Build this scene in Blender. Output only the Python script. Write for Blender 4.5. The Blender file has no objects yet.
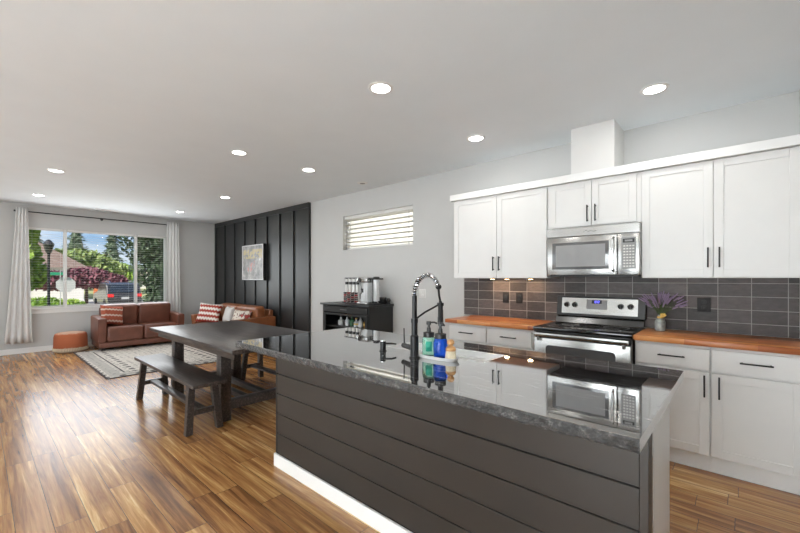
import bpy, bmesh, math, random
from mathutils import Vector, Matrix

sc = bpy.context.scene
COL = sc.collection
random.seed(7)
PI = math.pi

# ------------------------------------------------------------------ camera
CAM_H = 1.34
YAW = .7334
FPX = 380.4
cd = bpy.data.cameras.new('camera')
cam = bpy.data.objects.new('camera', cd)
COL.objects.link(cam)
cam.location = (0, 0, CAM_H)
cam.rotation_euler = (PI / 2, 0, YAW)
cd.sensor_width = 36
cd.lens = 36 * FPX / 800
cd.shift_y = (278.7 - 266.5) / 800
cd.clip_start = .05
cd.clip_end = 400
sc.camera = cam

# ------------------------------------------------------------------ world, sun, exposure
w = bpy.data.worlds.new('sky')
sc.world = w
w.use_nodes = True
nt = w.node_tree
bg = nt.nodes['Background']
tcw = nt.nodes.new('ShaderNodeTexCoord')
sxw = nt.nodes.new('ShaderNodeSeparateXYZ')
nt.links.new(tcw.outputs['Generated'], sxw.inputs[0])
rw = nt.nodes.new('ShaderNodeValToRGB')
el = rw.color_ramp.elements
el[0].position = 0.0; el[0].color = (.52, .62, .70, 1)
el[1].position = .5; el[1].color = (.10, .24, .55, 1)
e = el.new(.10); e.color = (.24, .42, .66, 1)
nt.links.new(sxw.outputs[2], rw.inputs[0])
mpw = nt.nodes.new('ShaderNodeMapping'); mpw.inputs['Scale'].default_value = (2, 2, 7)
nt.links.new(tcw.outputs['Generated'], mpw.inputs[0])
nw = nt.nodes.new('ShaderNodeTexNoise'); nw.inputs['Scale'].default_value = 2.5; nw.inputs['Detail'].default_value = 6
nt.links.new(mpw.outputs[0], nw.inputs[0])
rc = nt.nodes.new('ShaderNodeValToRGB')
rc.color_ramp.elements[0].position = .48; rc.color_ramp.elements[1].position = .75
nt.links.new(nw.outputs[0], rc.inputs[0])
mw_ = nt.nodes.new('ShaderNodeMix'); mw_.data_type = 'RGBA'
nt.links.new(rc.outputs[0], mw_.inputs['Factor'])
nt.links.new(rw.outputs[0], mw_.inputs['A']); mw_.inputs['B'].default_value = (.85, .88, .9, 1)
nt.links.new(mw_.outputs['Result'], bg.inputs[0])
bg.inputs[1].default_value = .85

def light(name, kind, loc, rot, energy, color=(1, 1, 1), **kw):
    l = bpy.data.lights.new(name, kind)
    l.energy = energy
    l.color = color
    for k, v in kw.items():
        setattr(l, k, v)
    o = bpy.data.objects.new(name, l)
    COL.objects.link(o)
    o.location = loc
    o.rotation_euler = rot
    return o

light('sun', 'SUN', (-20, 6, 12), (math.radians(48), 0, math.radians(38)), 5.2, (1, .95, .86), angle=.01)
# two fill lights added at the solid rear wall behind the camera
light('rear_fill', 'AREA', (-5.6, -2.50, 1.3), (-PI / 2, 0, 0), 112, (.86, .94, 1), shape='RECTANGLE', size=4.2, size_y=2.2)
light('rear_kitchen_fill', 'AREA', (-.66, -2.50, 1.10), (-PI / 2, 0, 0), 160, (.88, .95, 1), shape='RECTANGLE', size=1.9, size_y=1.9)  # added fill, set to the right to reach the base cabinets
light('window_daylight', 'AREA', (-9.40, 1.72, 1.55), (0, -PI / 2, 0), 25, (.95, .98, 1), shape='RECTANGLE', size=1.4, size_y=2.3)

sc.view_settings.view_transform = 'Standard'
sc.view_settings.look = 'None'
sc.view_settings.gamma = 1
sc.view_settings.use_curve_mapping = False
sc.view_settings.exposure = .59
sc.cycles.use_denoising = True
sc.cycles.max_bounces = 10
sc.cycles.diffuse_bounces = 6
sc.cycles.sample_clamp_indirect = 8

# ------------------------------------------------------------------ materials
def _nodes(name):
    m = bpy.data.materials.new(name)
    m.use_nodes = True
    t = m.node_tree
    return m, t, t.nodes['Principled BSDF']

def N(t, kind, **kw):
    n = t.nodes.new(kind)
    for k, v in kw.items():
        if k.startswith('i_'):
            key = k[2:]
            key = int(key) if key.isdigit() else key.replace('_', ' ')
            n.inputs[key].default_value = v
        else:
            setattr(n, k, v)
    return n

def ramp(t, fac, stops, interp='LINEAR'):
    r = t.nodes.new('ShaderNodeValToRGB')
    r.color_ramp.interpolation = interp
    el = r.color_ramp.elements
    while len(el) > 1:
        el.remove(el[-1])
    el[0].position = stops[0][0]
    el[0].color = (*stops[0][1], 1)
    for p, c in stops[1:]:
        e = el.new(p)
        e.color = (*c, 1)
    t.links.new(fac, r.inputs[0])
    return r.outputs[0]

def math_(t, op, a, b=None, c=None):
    n = t.nodes.new('ShaderNodeMath')
    n.operation = op
    for i, v in enumerate((a, b, c)):
        if v is None:
            continue
        if isinstance(v, (int, float)):
            n.inputs[i].default_value = v
        else:
            t.links.new(v, n.inputs[i])
    return n.outputs[0]

def plain(name, col, rough=.5, metal=0., var=.06, scale=8., bump=0., spec=.5, coat=0., stretch=(1, 1, 1), emit=None, estr=0., sheen=0.):
    """procedural colour: base tint with a little noise variation"""
    m, t, b = _nodes(name)
    tc = N(t, 'ShaderNodeTexCoord')
    mp = N(t, 'ShaderNodeMapping')
    mp.inputs['Scale'].default_value = stretch
    t.links.new(tc.outputs['Object'], mp.inputs[0])
    nz = N(t, 'ShaderNodeTexNoise', i_Scale=scale, i_Detail=4.)
    t.links.new(mp.outputs[0], nz.inputs[0])
    lo = tuple(max(0, c * (1 - var)) for c in col)
    hi = tuple(min(1, c * (1 + var)) for c in col)
    t.links.new(ramp(t, nz.outputs[0], [(.3, lo), (.7, hi)]), b.inputs['Base Color'])
    b.inputs['Roughness'].default_value = rough
    b.inputs['Metallic'].default_value = metal
    b.inputs['Specular IOR Level'].default_value = spec
    b.inputs['Coat Weight'].default_value = coat
    b.inputs['Coat Roughness'].default_value = .05
    b.inputs['Sheen Weight'].default_value = sheen
    if emit:
        b.inputs['Emission Color'].default_value = (*emit, 1)
        b.inputs['Emission Strength'].default_value = estr
    if bump:
        bp = N(t, 'ShaderNodeBump', i_Strength=bump, i_Distance=.01)
        t.links.new(nz.outputs[0], bp.inputs['Height'])
        t.links.new(bp.outputs[0], b.inputs['Normal'])
    return m

def glass(name, col=(1, 1, 1), rough=0., ior=1.45):
    m, t, b = _nodes(name)
    b.inputs['Base Color'].default_value = (*col, 1)
    b.inputs['Roughness'].default_value = rough
    b.inputs['Transmission Weight'].default_value = 1
    b.inputs['IOR'].default_value = ior
    return m

def pane_glass(name):
    m, t, b = _nodes(name)
    out = t.nodes['Material Output']
    tr = N(t, 'ShaderNodeBsdfTransparent')
    gl = N(t, 'ShaderNodeBsdfGlossy', i_Roughness=.0)
    fr = N(t, 'ShaderNodeFresnel', i_IOR=1.3)
    mx = N(t, 'ShaderNodeMixShader')
    t.links.new(fr.outputs[0], mx.inputs[0])
    t.links.new(tr.outputs[0], mx.inputs[1])
    t.links.new(gl.outputs[0], mx.inputs[2])
    t.links.new(mx.outputs[0], out.inputs[0])
    t.nodes.remove(b)
    return m

def wood_floor():
    m, t, b = _nodes('acacia_plank_floor')
    tc = N(t, 'ShaderNodeTexCoord')
    sp = N(t, 'ShaderNodeSeparateXYZ')
    t.links.new(tc.outputs['Object'], sp.inputs[0])
    X, Y = sp.outputs[0], sp.outputs[1]
    r = math_(t, 'DIVIDE', math_(t, 'SUBTRACT', Y, .2744), .1422)
    row = math_(t, 'FLOOR', r)
    fr = math_(t, 'FRACT', r)
    wn = N(t, 'ShaderNodeTexWhiteNoise', noise_dimensions='1D')
    t.links.new(row, wn.inputs['W'])
    q = math_(t, 'ADD', math_(t, 'DIVIDE', X, 1.22), math_(t, 'MULTIPLY', wn.outputs['Value'], 7.3))
    col = math_(t, 'FLOOR', q)
    fc = math_(t, 'FRACT', q)
    cb = N(t, 'ShaderNodeCombineXYZ')
    t.links.new(row, cb.inputs[0]); t.links.new(col, cb.inputs[1])
    wh = N(t, 'ShaderNodeTexWhiteNoise', noise_dimensions='3D')
    t.links.new(cb.outputs[0], wh.inputs['Vector'])
    # streaks along the plank, offset per plank
    off = N(t, 'ShaderNodeVectorMath', operation='SCALE'); off.inputs['Scale'].default_value = 30
    t.links.new(wh.outputs['Color'], off.inputs[0])
    ad = N(t, 'ShaderNodeVectorMath', operation='ADD')
    t.links.new(tc.outputs['Object'], ad.inputs[0]); t.links.new(off.outputs[0], ad.inputs[1])
    mp = N(t, 'ShaderNodeMapping'); mp.inputs['Scale'].default_value = (.85, 17, 1)
    t.links.new(ad.outputs[0], mp.inputs[0])
    n1 = N(t, 'ShaderNodeTexNoise', i_Scale=1.2, i_Detail=5., i_Roughness=.62, i_Distortion=.7)
    t.links.new(mp.outputs[0], n1.inputs[0])
    mp2 = N(t, 'ShaderNodeMapping'); mp2.inputs['Scale'].default_value = (2.2, 60, 1)
    t.links.new(ad.outputs[0], mp2.inputs[0])
    n2 = N(t, 'ShaderNodeTexNoise', i_Scale=1.5, i_Detail=4., i_Roughness=.7)
    t.links.new(mp2.outputs[0], n2.inputs[0])
    f = math_(t, 'ADD', math_(t, 'MULTIPLY', n1.outputs[0], .78), math_(t, 'MULTIPLY', n2.outputs[0], .22))
    f = math_(t, 'ADD', f, math_(t, 'MULTIPLY', math_(t, 'SUBTRACT', wh.outputs['Value'], .5), .12))
    c = ramp(t, f, [(.28, (.10, .042, .017)), (.40, (.22, .095, .034)), (.48, (.34, .16, .055)), (.56, (.45, .235, .085)), (.63, (.62, .37, .145)), (.72, (.80, .60, .33))])
    gx = math_(t, 'LESS_THAN', fr, .018)
    gy = math_(t, 'LESS_THAN', fc, .002)
    g = math_(t, 'MAXIMUM', gx, gy)
    mx = N(t, 'ShaderNodeMix', data_type='RGBA')
    t.links.new(g, mx.inputs['Factor'])
    t.links.new(c, mx.inputs['A'])
    mx.inputs['B'].default_value = (.03, .012, .006, 1)
    t.links.new(mx.outputs['Result'], b.inputs['Base Color'])
    b.inputs['Roughness'].default_value = .24
    b.inputs['Specular IOR Level'].default_value = .6
    bp = N(t, 'ShaderNodeBump', i_Strength=.05, i_Distance=.004)
    t.links.new(math_(t, 'SUBTRACT', n1.outputs[0], math_(t, 'MULTIPLY', g, 1.5)), bp.inputs['Height'])
    t.links.new(bp.outputs[0], b.inputs['Normal'])
    return m

def granite():
    m, t, b = _nodes('polished_black_granite')
    tc = N(t, 'ShaderNodeTexCoord')
    mp = N(t, 'ShaderNodeMapping'); mp.inputs['Scale'].default_value = (1.1, 6, 6)
    mp.inputs['Rotation'].default_value = (0, 0, .12)
    t.links.new(tc.outputs['Object'], mp.inputs[0])
    n1 = N(t, 'ShaderNodeTexNoise', i_Scale=1.6, i_Detail=8., i_Roughness=.65, i_Distortion=.9)
    t.links.new(mp.outputs[0], n1.inputs[0])
    n2 = N(t, 'ShaderNodeTexNoise', i_Scale=9., i_Detail=5., i_Distortion=.6)
    t.links.new(mp.outputs[0], n2.inputs[0])
    base = ramp(t, n2.outputs[0], [(.35, (.006, .006, .007)), (.6, (.018, .018, .019)), (.75, (.045, .044, .042))])
    vein = math_(t, 'ABSOLUTE', math_(t, 'SUBTRACT', n1.outputs[0], .56))
    v = ramp(t, vein, [(0, (1, 1, 1)), (.007, (.45, .45, .45)), (.018, (0, 0, 0))])
    msk = ramp(t, n2.outputs[0], [(.42, (0, 0, 0)), (.58, (1, 1, 1))])
    mu = N(t, 'ShaderNodeMix', data_type='RGBA', blend_type='MULTIPLY'); mu.inputs['Factor'].default_value = 1
    t.links.new(v, mu.inputs['A']); t.links.new(msk, mu.inputs['B'])
    mx = N(t, 'ShaderNodeMix', data_type='RGBA')
    t.links.new(mu.outputs['Result'], mx.inputs['Factor'])
    t.links.new(base, mx.inputs['A'])
    mx.inputs['B'].default_value = (.55, .54, .51, 1)
    t.links.new(mx.outputs['Result'], b.inputs['Base Color'])
    b.inputs['Roughness'].default_value = .03
    b.inputs['IOR'].default_value = 2.7
    b.inputs['Coat Weight'].default_value = 1.
    b.inputs['Coat IOR'].default_value = 1.9
    b.inputs['Coat Roughness'].default_value = .02
    return m

def granite_edge():
    m, t, b = _nodes('chiselled_granite_edge')
    tc = N(t, 'ShaderNodeTexCoord')
    n1 = N(t, 'ShaderNodeTexNoise', i_Scale=40., i_Detail=8., i_Roughness=.75)
    t.links.new(tc.outputs['Object'], n1.inputs[0])
    t.links.new(ramp(t, n1.outputs[0], [(.35, (.02, .02, .02)), (.55, (.07, .07, .07)), (.7, (.28, .27, .26))]), b.inputs['Base Color'])
    b.inputs['Roughness'].default_value = .3
    bp = N(t, 'ShaderNodeBump', i_Strength=.9, i_Distance=.01)
    t.links.new(n1.outputs[0], bp.inputs['Height'])
    t.links.new(bp.outputs[0], b.inputs['Normal'])
    return m

def butcher():
    m, t, b = _nodes('oiled_butcher_block')
    tc = N(t, 'ShaderNodeTexCoord')
    sp = N(t, 'ShaderNodeSeparateXYZ')
    t.links.new(tc.outputs['Object'], sp.inputs[0])
    r = math_(t, 'DIVIDE', sp.outputs[1], .043)
    row = math_(t, 'FLOOR', r)
    wn = N(t, 'ShaderNodeTexWhiteNoise', noise_dimensions='1D'); t.links.new(row, wn.inputs['W'])
    q = math_(t, 'ADD', math_(t, 'DIVIDE', sp.outputs[0], .38), math_(t, 'MULTIPLY', wn.outputs['Value'], 9.))
    col = math_(t, 'FLOOR', q)
    cb = N(t, 'ShaderNodeCombineXYZ'); t.links.new(row, cb.inputs[0]); t.links.new(col, cb.inputs[1])
    wh = N(t, 'ShaderNodeTexWhiteNoise', noise_dimensions='3D'); t.links.new(cb.outputs[0], wh.inputs['Vector'])
    mp = N(t, 'ShaderNodeMapping'); mp.inputs['Scale'].default_value = (3, 50, 50)
    t.links.new(tc.outputs['Object'], mp.inputs[0])
    nz = N(t, 'ShaderNodeTexNoise', i_Scale=1.5, i_Detail=5., i_Roughness=.6); t.links.new(mp.outputs[0], nz.inputs[0])
    f = math_(t, 'ADD', math_(t, 'MULTIPLY', wh.outputs['Value'], .65), math_(t, 'MULTIPLY', nz.outputs[0], .5))
    t.links.new(ramp(t, f, [(.2, (.27, .065, .018)), (.5, (.46, .14, .035)), (.75, (.60, .23, .065)), (.95, (.72, .36, .13))]), b.inputs['Base Color'])
    b.inputs['Roughness'].default_value = .3
    return m

def tiles():
    m, t, b = _nodes('charcoal_stacked_tile')
    tc = N(t, 'ShaderNodeTexCoord')
    sp = N(t, 'ShaderNodeSeparateXYZ')
    t.links.new(tc.outputs['Object'], sp.inputs[0])
    qx = math_(t, 'DIVIDE', math_(t, 'ADD', sp.outputs[0], 2.488), .195)
    qz = math_(t, 'DIVIDE', math_(t, 'SUBTRACT', sp.outputs[2], .895), .1016)
    fx, fz = math_(t, 'FRACT', qx), math_(t, 'FRACT', qz)
    cb = N(t, 'ShaderNodeCombineXYZ')
    t.links.new(math_(t, 'FLOOR', qx), cb.inputs[0]); t.links.new(math_(t, 'FLOOR', qz), cb.inputs[1])
    wh = N(t, 'ShaderNodeTexWhiteNoise', noise_dimensions='3D'); t.links.new(cb.outputs[0], wh.inputs['Vector'])
    nz = N(t, 'ShaderNodeTexNoise', i_Scale=18., i_Detail=6., i_Roughness=.7); 
    mp = N(t, 'ShaderNodeMapping'); mp.inputs['Scale'].default_value = (1, 1, 2.5)
    t.links.new(tc.outputs['Object'], mp.inputs[0]); t.links.new(mp.outputs[0], nz.inputs[0])
    f = math_(t, 'ADD', math_(t, 'MULTIPLY', wh.outputs['Value'], .45), math_(t, 'MULTIPLY', nz.outputs[0], .6))
    c = ramp(t, f, [(.2, (.030, .025, .024)), (.5, (.078, .066, .063)), (.9, (.19, .158, .147))])
    gx = math_(t, 'LESS_THAN', fx, .022)
    gz = math_(t, 'LESS_THAN', fz, .042)
    g = math_(t, 'MAXIMUM', gx, gz)
    mx = N(t, 'ShaderNodeMix', data_type='RGBA')
    t.links.new(g, mx.inputs['Factor']); t.links.new(c, mx.inputs['A'])
    mx.inputs['B'].default_value = (.42, .40, .38, 1)
    t.links.new(mx.outputs['Result'], b.inputs['Base Color'])
    t.links.new(math_(t, 'ADD', math_(t, 'MULTIPLY', g, .4), .42), b.inputs['Roughness'])
    b.inputs['Specular IOR Level'].default_value = .35
    bp = N(t, 'ShaderNodeBump', i_Strength=.35, i_Distance=.006)
    t.links.new(math_(t, 'SUBTRACT', nz.outputs[0], math_(t, 'MULTIPLY', g, 2.)), bp.inputs['Height'])
    t.links.new(bp.outputs[0], b.inputs['Normal'])
    return m

def dark_wood():
    m, t, b = _nodes('espresso_stained_wood')
    tc = N(t, 'ShaderNodeTexCoord')
    mp = N(t, 'ShaderNodeMapping'); mp.inputs['Scale'].default_value = (2, 30, 30)
    t.links.new(tc.outputs['Object'], mp.inputs[0])
    nz = N(t, 'ShaderNodeTexNoise', i_Scale=2., i_Detail=6., i_Roughness=.65); t.links.new(mp.outputs[0], nz.inputs[0])
    t.links.new(ramp(t, nz.outputs[0], [(.32, (.014, .011, .010)), (.52, (.042, .033, .030)), (.72, (.12, .10, .09))]), b.inputs['Base Color'])
    b.inputs['Roughness'].default_value = .33
    b.inputs['Specular IOR Level'].default_value = .6
    bp = N(t, 'ShaderNodeBump', i_Strength=.15, i_Distance=.003)
    t.links.new(nz.outputs[0], bp.inputs['Height']); t.links.new(bp.outputs[0], b.inputs['Normal'])
    return m

def rug_mat():
    m, t, b = _nodes('woven_rug')
    tc = N(t, 'ShaderNodeTexCoord')
    sp = N(t, 'ShaderNodeSeparateXYZ'); t.links.new(tc.outputs['Object'], sp.inputs[0])
    X, Y = sp.outputs[0], sp.outputs[1]
    HX, HY = 1.34, .92
    ex = math_(t, 'SUBTRACT', HX, math_(t, 'ABSOLUTE', X))
    ey = math_(t, 'SUBTRACT', HY, math_(t, 'ABSOLUTE', Y))
    e = math_(t, 'MINIMUM', ex, ey)
    # scattered marks
    vo = N(t, 'ShaderNodeTexVoronoi', i_Scale=11., i_Randomness=.35, feature='F1')
    t.links.new(tc.outputs['Object'], vo.inputs[0])
    dots = math_(t, 'LESS_THAN', vo.outputs['Distance'], .23)
    nz = N(t, 'ShaderNodeTexNoise', i_Scale=14., i_Detail=4.); t.links.new(tc.outputs['Object'], nz.inputs[0])
    dots = math_(t, 'MULTIPLY', dots, math_(t, 'GREATER_THAN', nz.outputs[0], .48))
    def band(lo, hi):
        return math_(t, 'MULTIPLY', math_(t, 'GREATER_THAN', e, lo), math_(t, 'LESS_THAN', e, hi))
    line = math_(t, 'MAXIMUM', band(-1, .02), band(.24, .262))
    gb = band(.06, .2)
    # bold marks row
    v2 = N(t, 'ShaderNodeTexVoronoi', i_Scale=5.5, i_Randomness=.0, feature='F1'); t.links.new(tc.outputs['Object'], v2.inputs[0])
    bold = math_(t, 'MULTIPLY', math_(t, 'LESS_THAN', v2.outputs['Distance'], .22), math_(t, 'MAXIMUM', band(.26, .42), band(.02, .12)))
    dark = math_(t, 'MAXIMUM', math_(t, 'MAXIMUM', math_(t, 'MULTIPLY', dots, .7), line), bold)
    bc = ramp(t, nz.outputs[0], [(.3, (.56, .53, .48)), (.7, (.72, .68, .62))])
    m1 = N(t, 'ShaderNodeMix', data_type='RGBA'); t.links.new(math_(t, 'MULTIPLY', gb, .45), m1.inputs['Factor'])
    t.links.new(bc, m1.inputs['A']); m1.inputs['B'].default_value = (.22, .21, .21, 1)
    m2 = N(t, 'ShaderNodeMix', data_type='RGBA'); t.links.new(dark, m2.inputs['Factor'])
    t.links.new(m1.outputs['Result'], m2.inputs['A']); m2.inputs['B'].default_value = (.05, .04, .045, 1)
    t.links.new(m2.outputs['Result'], b.inputs['Base Color'])
    b.inputs['Roughness'].default_value = .95
    return m

def stripes_mat(name, base, stripe, axis, scale, thr=.5, wob=.0, rough=.9):
    m, t, b = _nodes(name)
    tc = N(t, 'ShaderNodeTexCoord')
    sp = N(t, 'ShaderNodeSeparateXYZ'); t.links.new(tc.outputs['Object'], sp.inputs[0])
    v = sp.outputs[axis]
    if wob:
        u = sp.outputs[(axis + 1) % 3]
        v = math_(t, 'ADD', v, math_(t, 'MULTIPLY', math_(t, 'SINE', math_(t, 'MULTIPLY', u, 110.)), wob))
    s = math_(t, 'GREATER_THAN', math_(t, 'FRACT', math_(t, 'MULTIPLY', v, scale)), thr)
    mx = N(t, 'ShaderNodeMix', data_type='RGBA'); t.links.new(s, mx.inputs['Factor'])
    mx.inputs['A'].default_value = (*base, 1); mx.inputs['B'].default_value = (*stripe, 1)
    t.links.new(mx.outputs['Result'], b.inputs['Base Color'])
    b.inputs['Roughness'].default_value = rough
    return m

def art_mat():
    m, t, b = _nodes('art_print')
    tc = N(t, 'ShaderNodeTexCoord')
    sp = N(t, 'ShaderNodeSeparateXYZ'); t.links.new(tc.outputs['Object'], sp.inputs[0])
    X, Z = sp.outputs[0], sp.outputs[2]
    nz = N(t, 'ShaderNodeTexNoise', i_Scale=5., i_Detail=5., i_Roughness=.7); t.links.new(tc.outputs['Object'], nz.inputs[0])
    n2 = N(t, 'ShaderNodeTexNoise', i_Scale=11., i_Detail=3.); t.links.new(tc.outputs['Object'], n2.inputs[0])
    base = ramp(t, nz.outputs[0], [(.3, (.10, .11, .11)), (.47, (.24, .24, .235)), (.6, (.38, .37, .36)), (.75, (.75, .74, .72))])
    def band(v, lo, hi):
        return math_(t, 'MULTIPLY', math_(t, 'GREATER_THAN', v, lo), math_(t, 'LESS_THAN', v, hi))
    yel = math_(t, 'MULTIPLY', band(Z, .08, .27), math_(t, 'GREATER_THAN', n2.outputs[0], .48))
    red = math_(t, 'MULTIPLY', math_(t, 'MULTIPLY', band(Z, -.22, .05), band(X, -.2, .12)), math_(t, 'GREATER_THAN', n2.outputs[0], .55))
    m1 = N(t, 'ShaderNodeMix', data_type='RGBA'); t.links.new(math_(t, 'MULTIPLY', yel, .5), m1.inputs['Factor']); t.links.new(base, m1.inputs['A']); m1.inputs['B'].default_value = (.62, .47, .13, 1)
    m2 = N(t, 'ShaderNodeMix', data_type='RGBA'); t.links.new(math_(t, 'MULTIPLY', red, .6), m2.inputs['Factor']); t.links.new(m1.outputs['Result'], m2.inputs['A']); m2.inputs['B'].default_value = (.55, .12, .10, 1)
    edge = math_(t, 'MAXIMUM', math_(t, 'GREATER_THAN', math_(t, 'ABSOLUTE', X), .415), math_(t, 'GREATER_THAN', math_(t, 'ABSOLUTE', Z), .345))
    m3 = N(t, 'ShaderNodeMix', data_type='RGBA'); t.links.new(edge, m3.inputs['Factor']); t.links.new(m2.outputs['Result'], m3.inputs['A']); m3.inputs['B'].default_value = (.6, .6, .6, 1)
    t.links.new(m3.outputs['Result'], b.inputs['Base Color'])
    b.inputs['Roughness'].default_value = .35
    return m

def leaf(name, a, c):
    m, t, b = _nodes(name)
    tc = N(t, 'ShaderNodeTexCoord')
    nz = N(t, 'ShaderNodeTexNoise', i_Scale=1.7, i_Detail=5.); t.links.new(tc.outputs['Object'], nz.inputs[0])
    t.links.new(ramp(t, nz.outputs[0], [(.35, a), (.65, c)]), b.inputs['Base Color'])
    b.inputs['Roughness'].default_value = .7
    return m

def cross_weave(name, col, var=.25):
    return plain(name, col, .9, var=var, scale=120, bump=.3)

M = {}
M['wall'] = plain('warm_grey_wall_paint', (.56, .56, .55), .65, var=.015, scale=3)
M['ceiling'] = plain('white_ceiling_paint', (.79, .83, .86), .8, var=.012, scale=3)
M['white'] = plain('white_cabinet_paint', (.73, .725, .71), .38, var=.01)
M['trim'] = plain('white_trim_paint', (.82, .82, .81), .45, var=.01)
M['blackpanel'] = plain('black_panel_paint', (.016, .017, .017), .36, var=.1, scale=3)
M['shiplap'] = plain('charcoal_shiplap_paint', (.030, .0255, .022), .40, var=.08, scale=3)
M['floor'] = wood_floor()
M['granite'] = granite()
M['gedge'] = granite_edge()
M['butcher'] = butcher()
M['tiles'] = tiles()
M['dwood'] = dark_wood()
M['steel'] = plain('brushed_stainless_steel', (.47, .465, .45), .26, 1., var=.05, scale=5, stretch=(1, 1, 60))
M['steeld'] = plain('dark_stainless_steel', (.33, .33, .33), .3, 1., var=.06, scale=6)
M['backguard'] = plain('black_stainless_steel', (.12, .12, .12), .22, 1., var=.1)
M['mirrorsteel'] = plain('polished_appliance_side', (.6, .6, .6), .08, 1., var=.02)
M['chrome'] = plain('chrome', (.75, .75, .75), .08, 1., var=.02)
M['blackglass'] = plain('black_ceramic_glass', (.008, .008, .009), .06, var=.1, spec=.8)
M['doorglass'] = plain('smoked_oven_glass', (.11, .112, .115), .07, var=.08, scale=3, spec=.9)
M['blackmetal'] = plain('matte_black_metal', (.012, .012, .013), .35, .3, var=.1)
M['blackplastic'] = plain('black_plastic', (.018, .018, .019), .4, var=.1)
M['greyplastic'] = plain('grey_plastic', (.30, .30, .30), .5, var=.05)
M['whiteplastic'] = plain('white_plastic', (.72, .71, .69), .45, var=.02)
M['leather'] = plain('cognac_leather', (.155, .055, .034), .36, var=.22, scale=6, bump=.25, spec=.6)
M['leather2'] = plain('tan_leather', (.25, .085, .03), .38, var=.2, scale=6, bump=.2, spec=.6)
M['foot'] = plain('dark_sofa_foot', (.02, .012, .01), .4)
M['curtain'] = plain('linen_curtain', (.74, .735, .73), .9, var=.02, scale=60, stretch=(1, 1, .2))
M['porcelain'] = plain('white_porcelain', (.82, .82, .81), .12, var=.01)
M['rug'] = rug_mat()
M['glass'] = glass('clear_glass')
M['pane'] = pane_glass('window_glass')
M['greenliq'] = glass('green_soap', (.50, .90, .74), .05, 1.35)
M['blueliq'] = glass('blue_soap', (.01, .12, .85), .05, 1.35)
M['greenlab'] = plain('teal_label', (.02, .33, .22), .5)
M['bluelab'] = plain('dark_blue_label', (.01, .07, .38), .5)
M['bamboo'] = plain('bamboo_wood', (.55, .30, .12), .5, var=.15, scale=20)
M['bristle'] = plain('cream_bristles', (.75, .66, .48), .9, var=.15, scale=200, bump=.6)
M['lamp'] = plain('lamp_lens', (.9, .9, .9), .5, emit=(1, .97, .92), estr=9)
M['led'] = plain('warm_led', (.9, .8, .6), .5, emit=(1, .62, .28), estr=14)
M['display'] = plain('oven_display', (.02, .02, .04), .3)
M['digits'] = plain('blue_digits', (.1, .1, .9), .5, emit=(.12, .12, 1), estr=3.5)
M['lavender'] = leaf('lavender_flowers', (.22, .16, .28), (.42, .32, .46))
M['stem'] = leaf('green_stems', (.05, .09, .03), (.12, .17, .06))
M['vase'] = plain('grey_mottled_glass', (.33, .36, .35), .2, var=.35, scale=40)
M['ribbon'] = plain('yellow_flower', (.72, .48, .12), .7, var=.2, scale=30)
M['outletdark'] = plain('dark_outlet', (.010, .009, .009), .55)
M['kilim'] = stripes_mat('rust_kilim', (.36, .085, .045), (.62, .50, .42), 2, 9., .72, .006)
M['ruffle'] = stripes_mat('red_and_white_ruffles', (.36, .04, .025), (.78, .74, .69), 2, 9.5, .52, .011)
M['creamprint'] = None
M['palecushion'] = cross_weave('pale_grey_cushion_cloth', (.55, .54, .52), .06)
M['pouf'] = None
M['asphalt'] = plain('pale_concrete', (.42, .40, .36), .9, var=.1, scale=1)
M['lawn'] = leaf('dry_lawn', (.30, .32, .10), (.44, .42, .20))
M['grass2'] = leaf('green_lawn', (.07, .16, .03), (.16, .28, .06))
M['green1'] = leaf('bright_green_leaves', (.10, .22, .02), (.30, .42, .06))
M['green2'] = leaf('mid_green_leaves', (.08, .15, .04), (.26, .32, .10))
M['green3'] = leaf('dark_conifer_needles', (.012, .03, .012), (.045, .075, .03))
M['green4'] = leaf('grey_green_conifer_needles', (.06, .10, .06), (.15, .20, .12))
M['purple'] = leaf('purple_plum_leaves', (.08, .02, .04), (.22, .08, .10))
M['bark'] = plain('tree_bark', (.09, .06, .04), .9, var=.3)
M['roof'] = plain('brown_roof_shingles', (.26, .19, .17), .9, var=.15, scale=4)
M['siding'] = plain('white_siding', (.6, .58, .54), .7, stretch=(1, 1, 14), var=.1)
M['siding2'] = plain('cream_sunlit_siding', (.82, .79, .70), .7, var=.03)
M['carpaint'] = plain('dark_grey_car_paint', (.035, .035, .037), .3, .2, coat=.6)
M['carglass'] = plain('tinted_car_glass', (.02, .025, .03), .08, spec=.9)
M['red'] = plain('red_lens', (.5, .02, .02), .3, emit=(1, .02, .02), estr=.25)
M['tyre'] = plain('tyre_rubber', (.02, .02, .02), .9)
M['signmetal'] = plain('bare_sign_metal', (.42, .42, .42), .5, var=.02)
M['signgreen'] = plain('street_sign_green', (.01, .24, .12), .5)
M['orange'] = plain('orange_cloth', (.55, .16, .05), .8)
M['rawwood'] = plain('raw_plywood_edge', (.5, .3, .12), .6, var=.3, scale=30)

def slat_mat():
    m, t, b = _nodes('translucent_blind_slat')
    out = t.nodes['Material Output']
    b.inputs['Base Color'].default_value = (.82, .81, .78, 1)
    b.inputs['Roughness'].default_value = .5
    tr = N(t, 'ShaderNodeBsdfTranslucent'); tr.inputs[0].default_value = (.9, .88, .82, 1)
    mx = N(t, 'ShaderNodeMixShader'); mx.inputs[0].default_value = .5
    t.links.new(b.outputs[0], mx.inputs[1]); t.links.new(tr.outputs[0], mx.inputs[2])
    t.links.new(mx.outputs[0], out.inputs[0])
    return m
M['slat'] = slat_mat()

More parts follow.
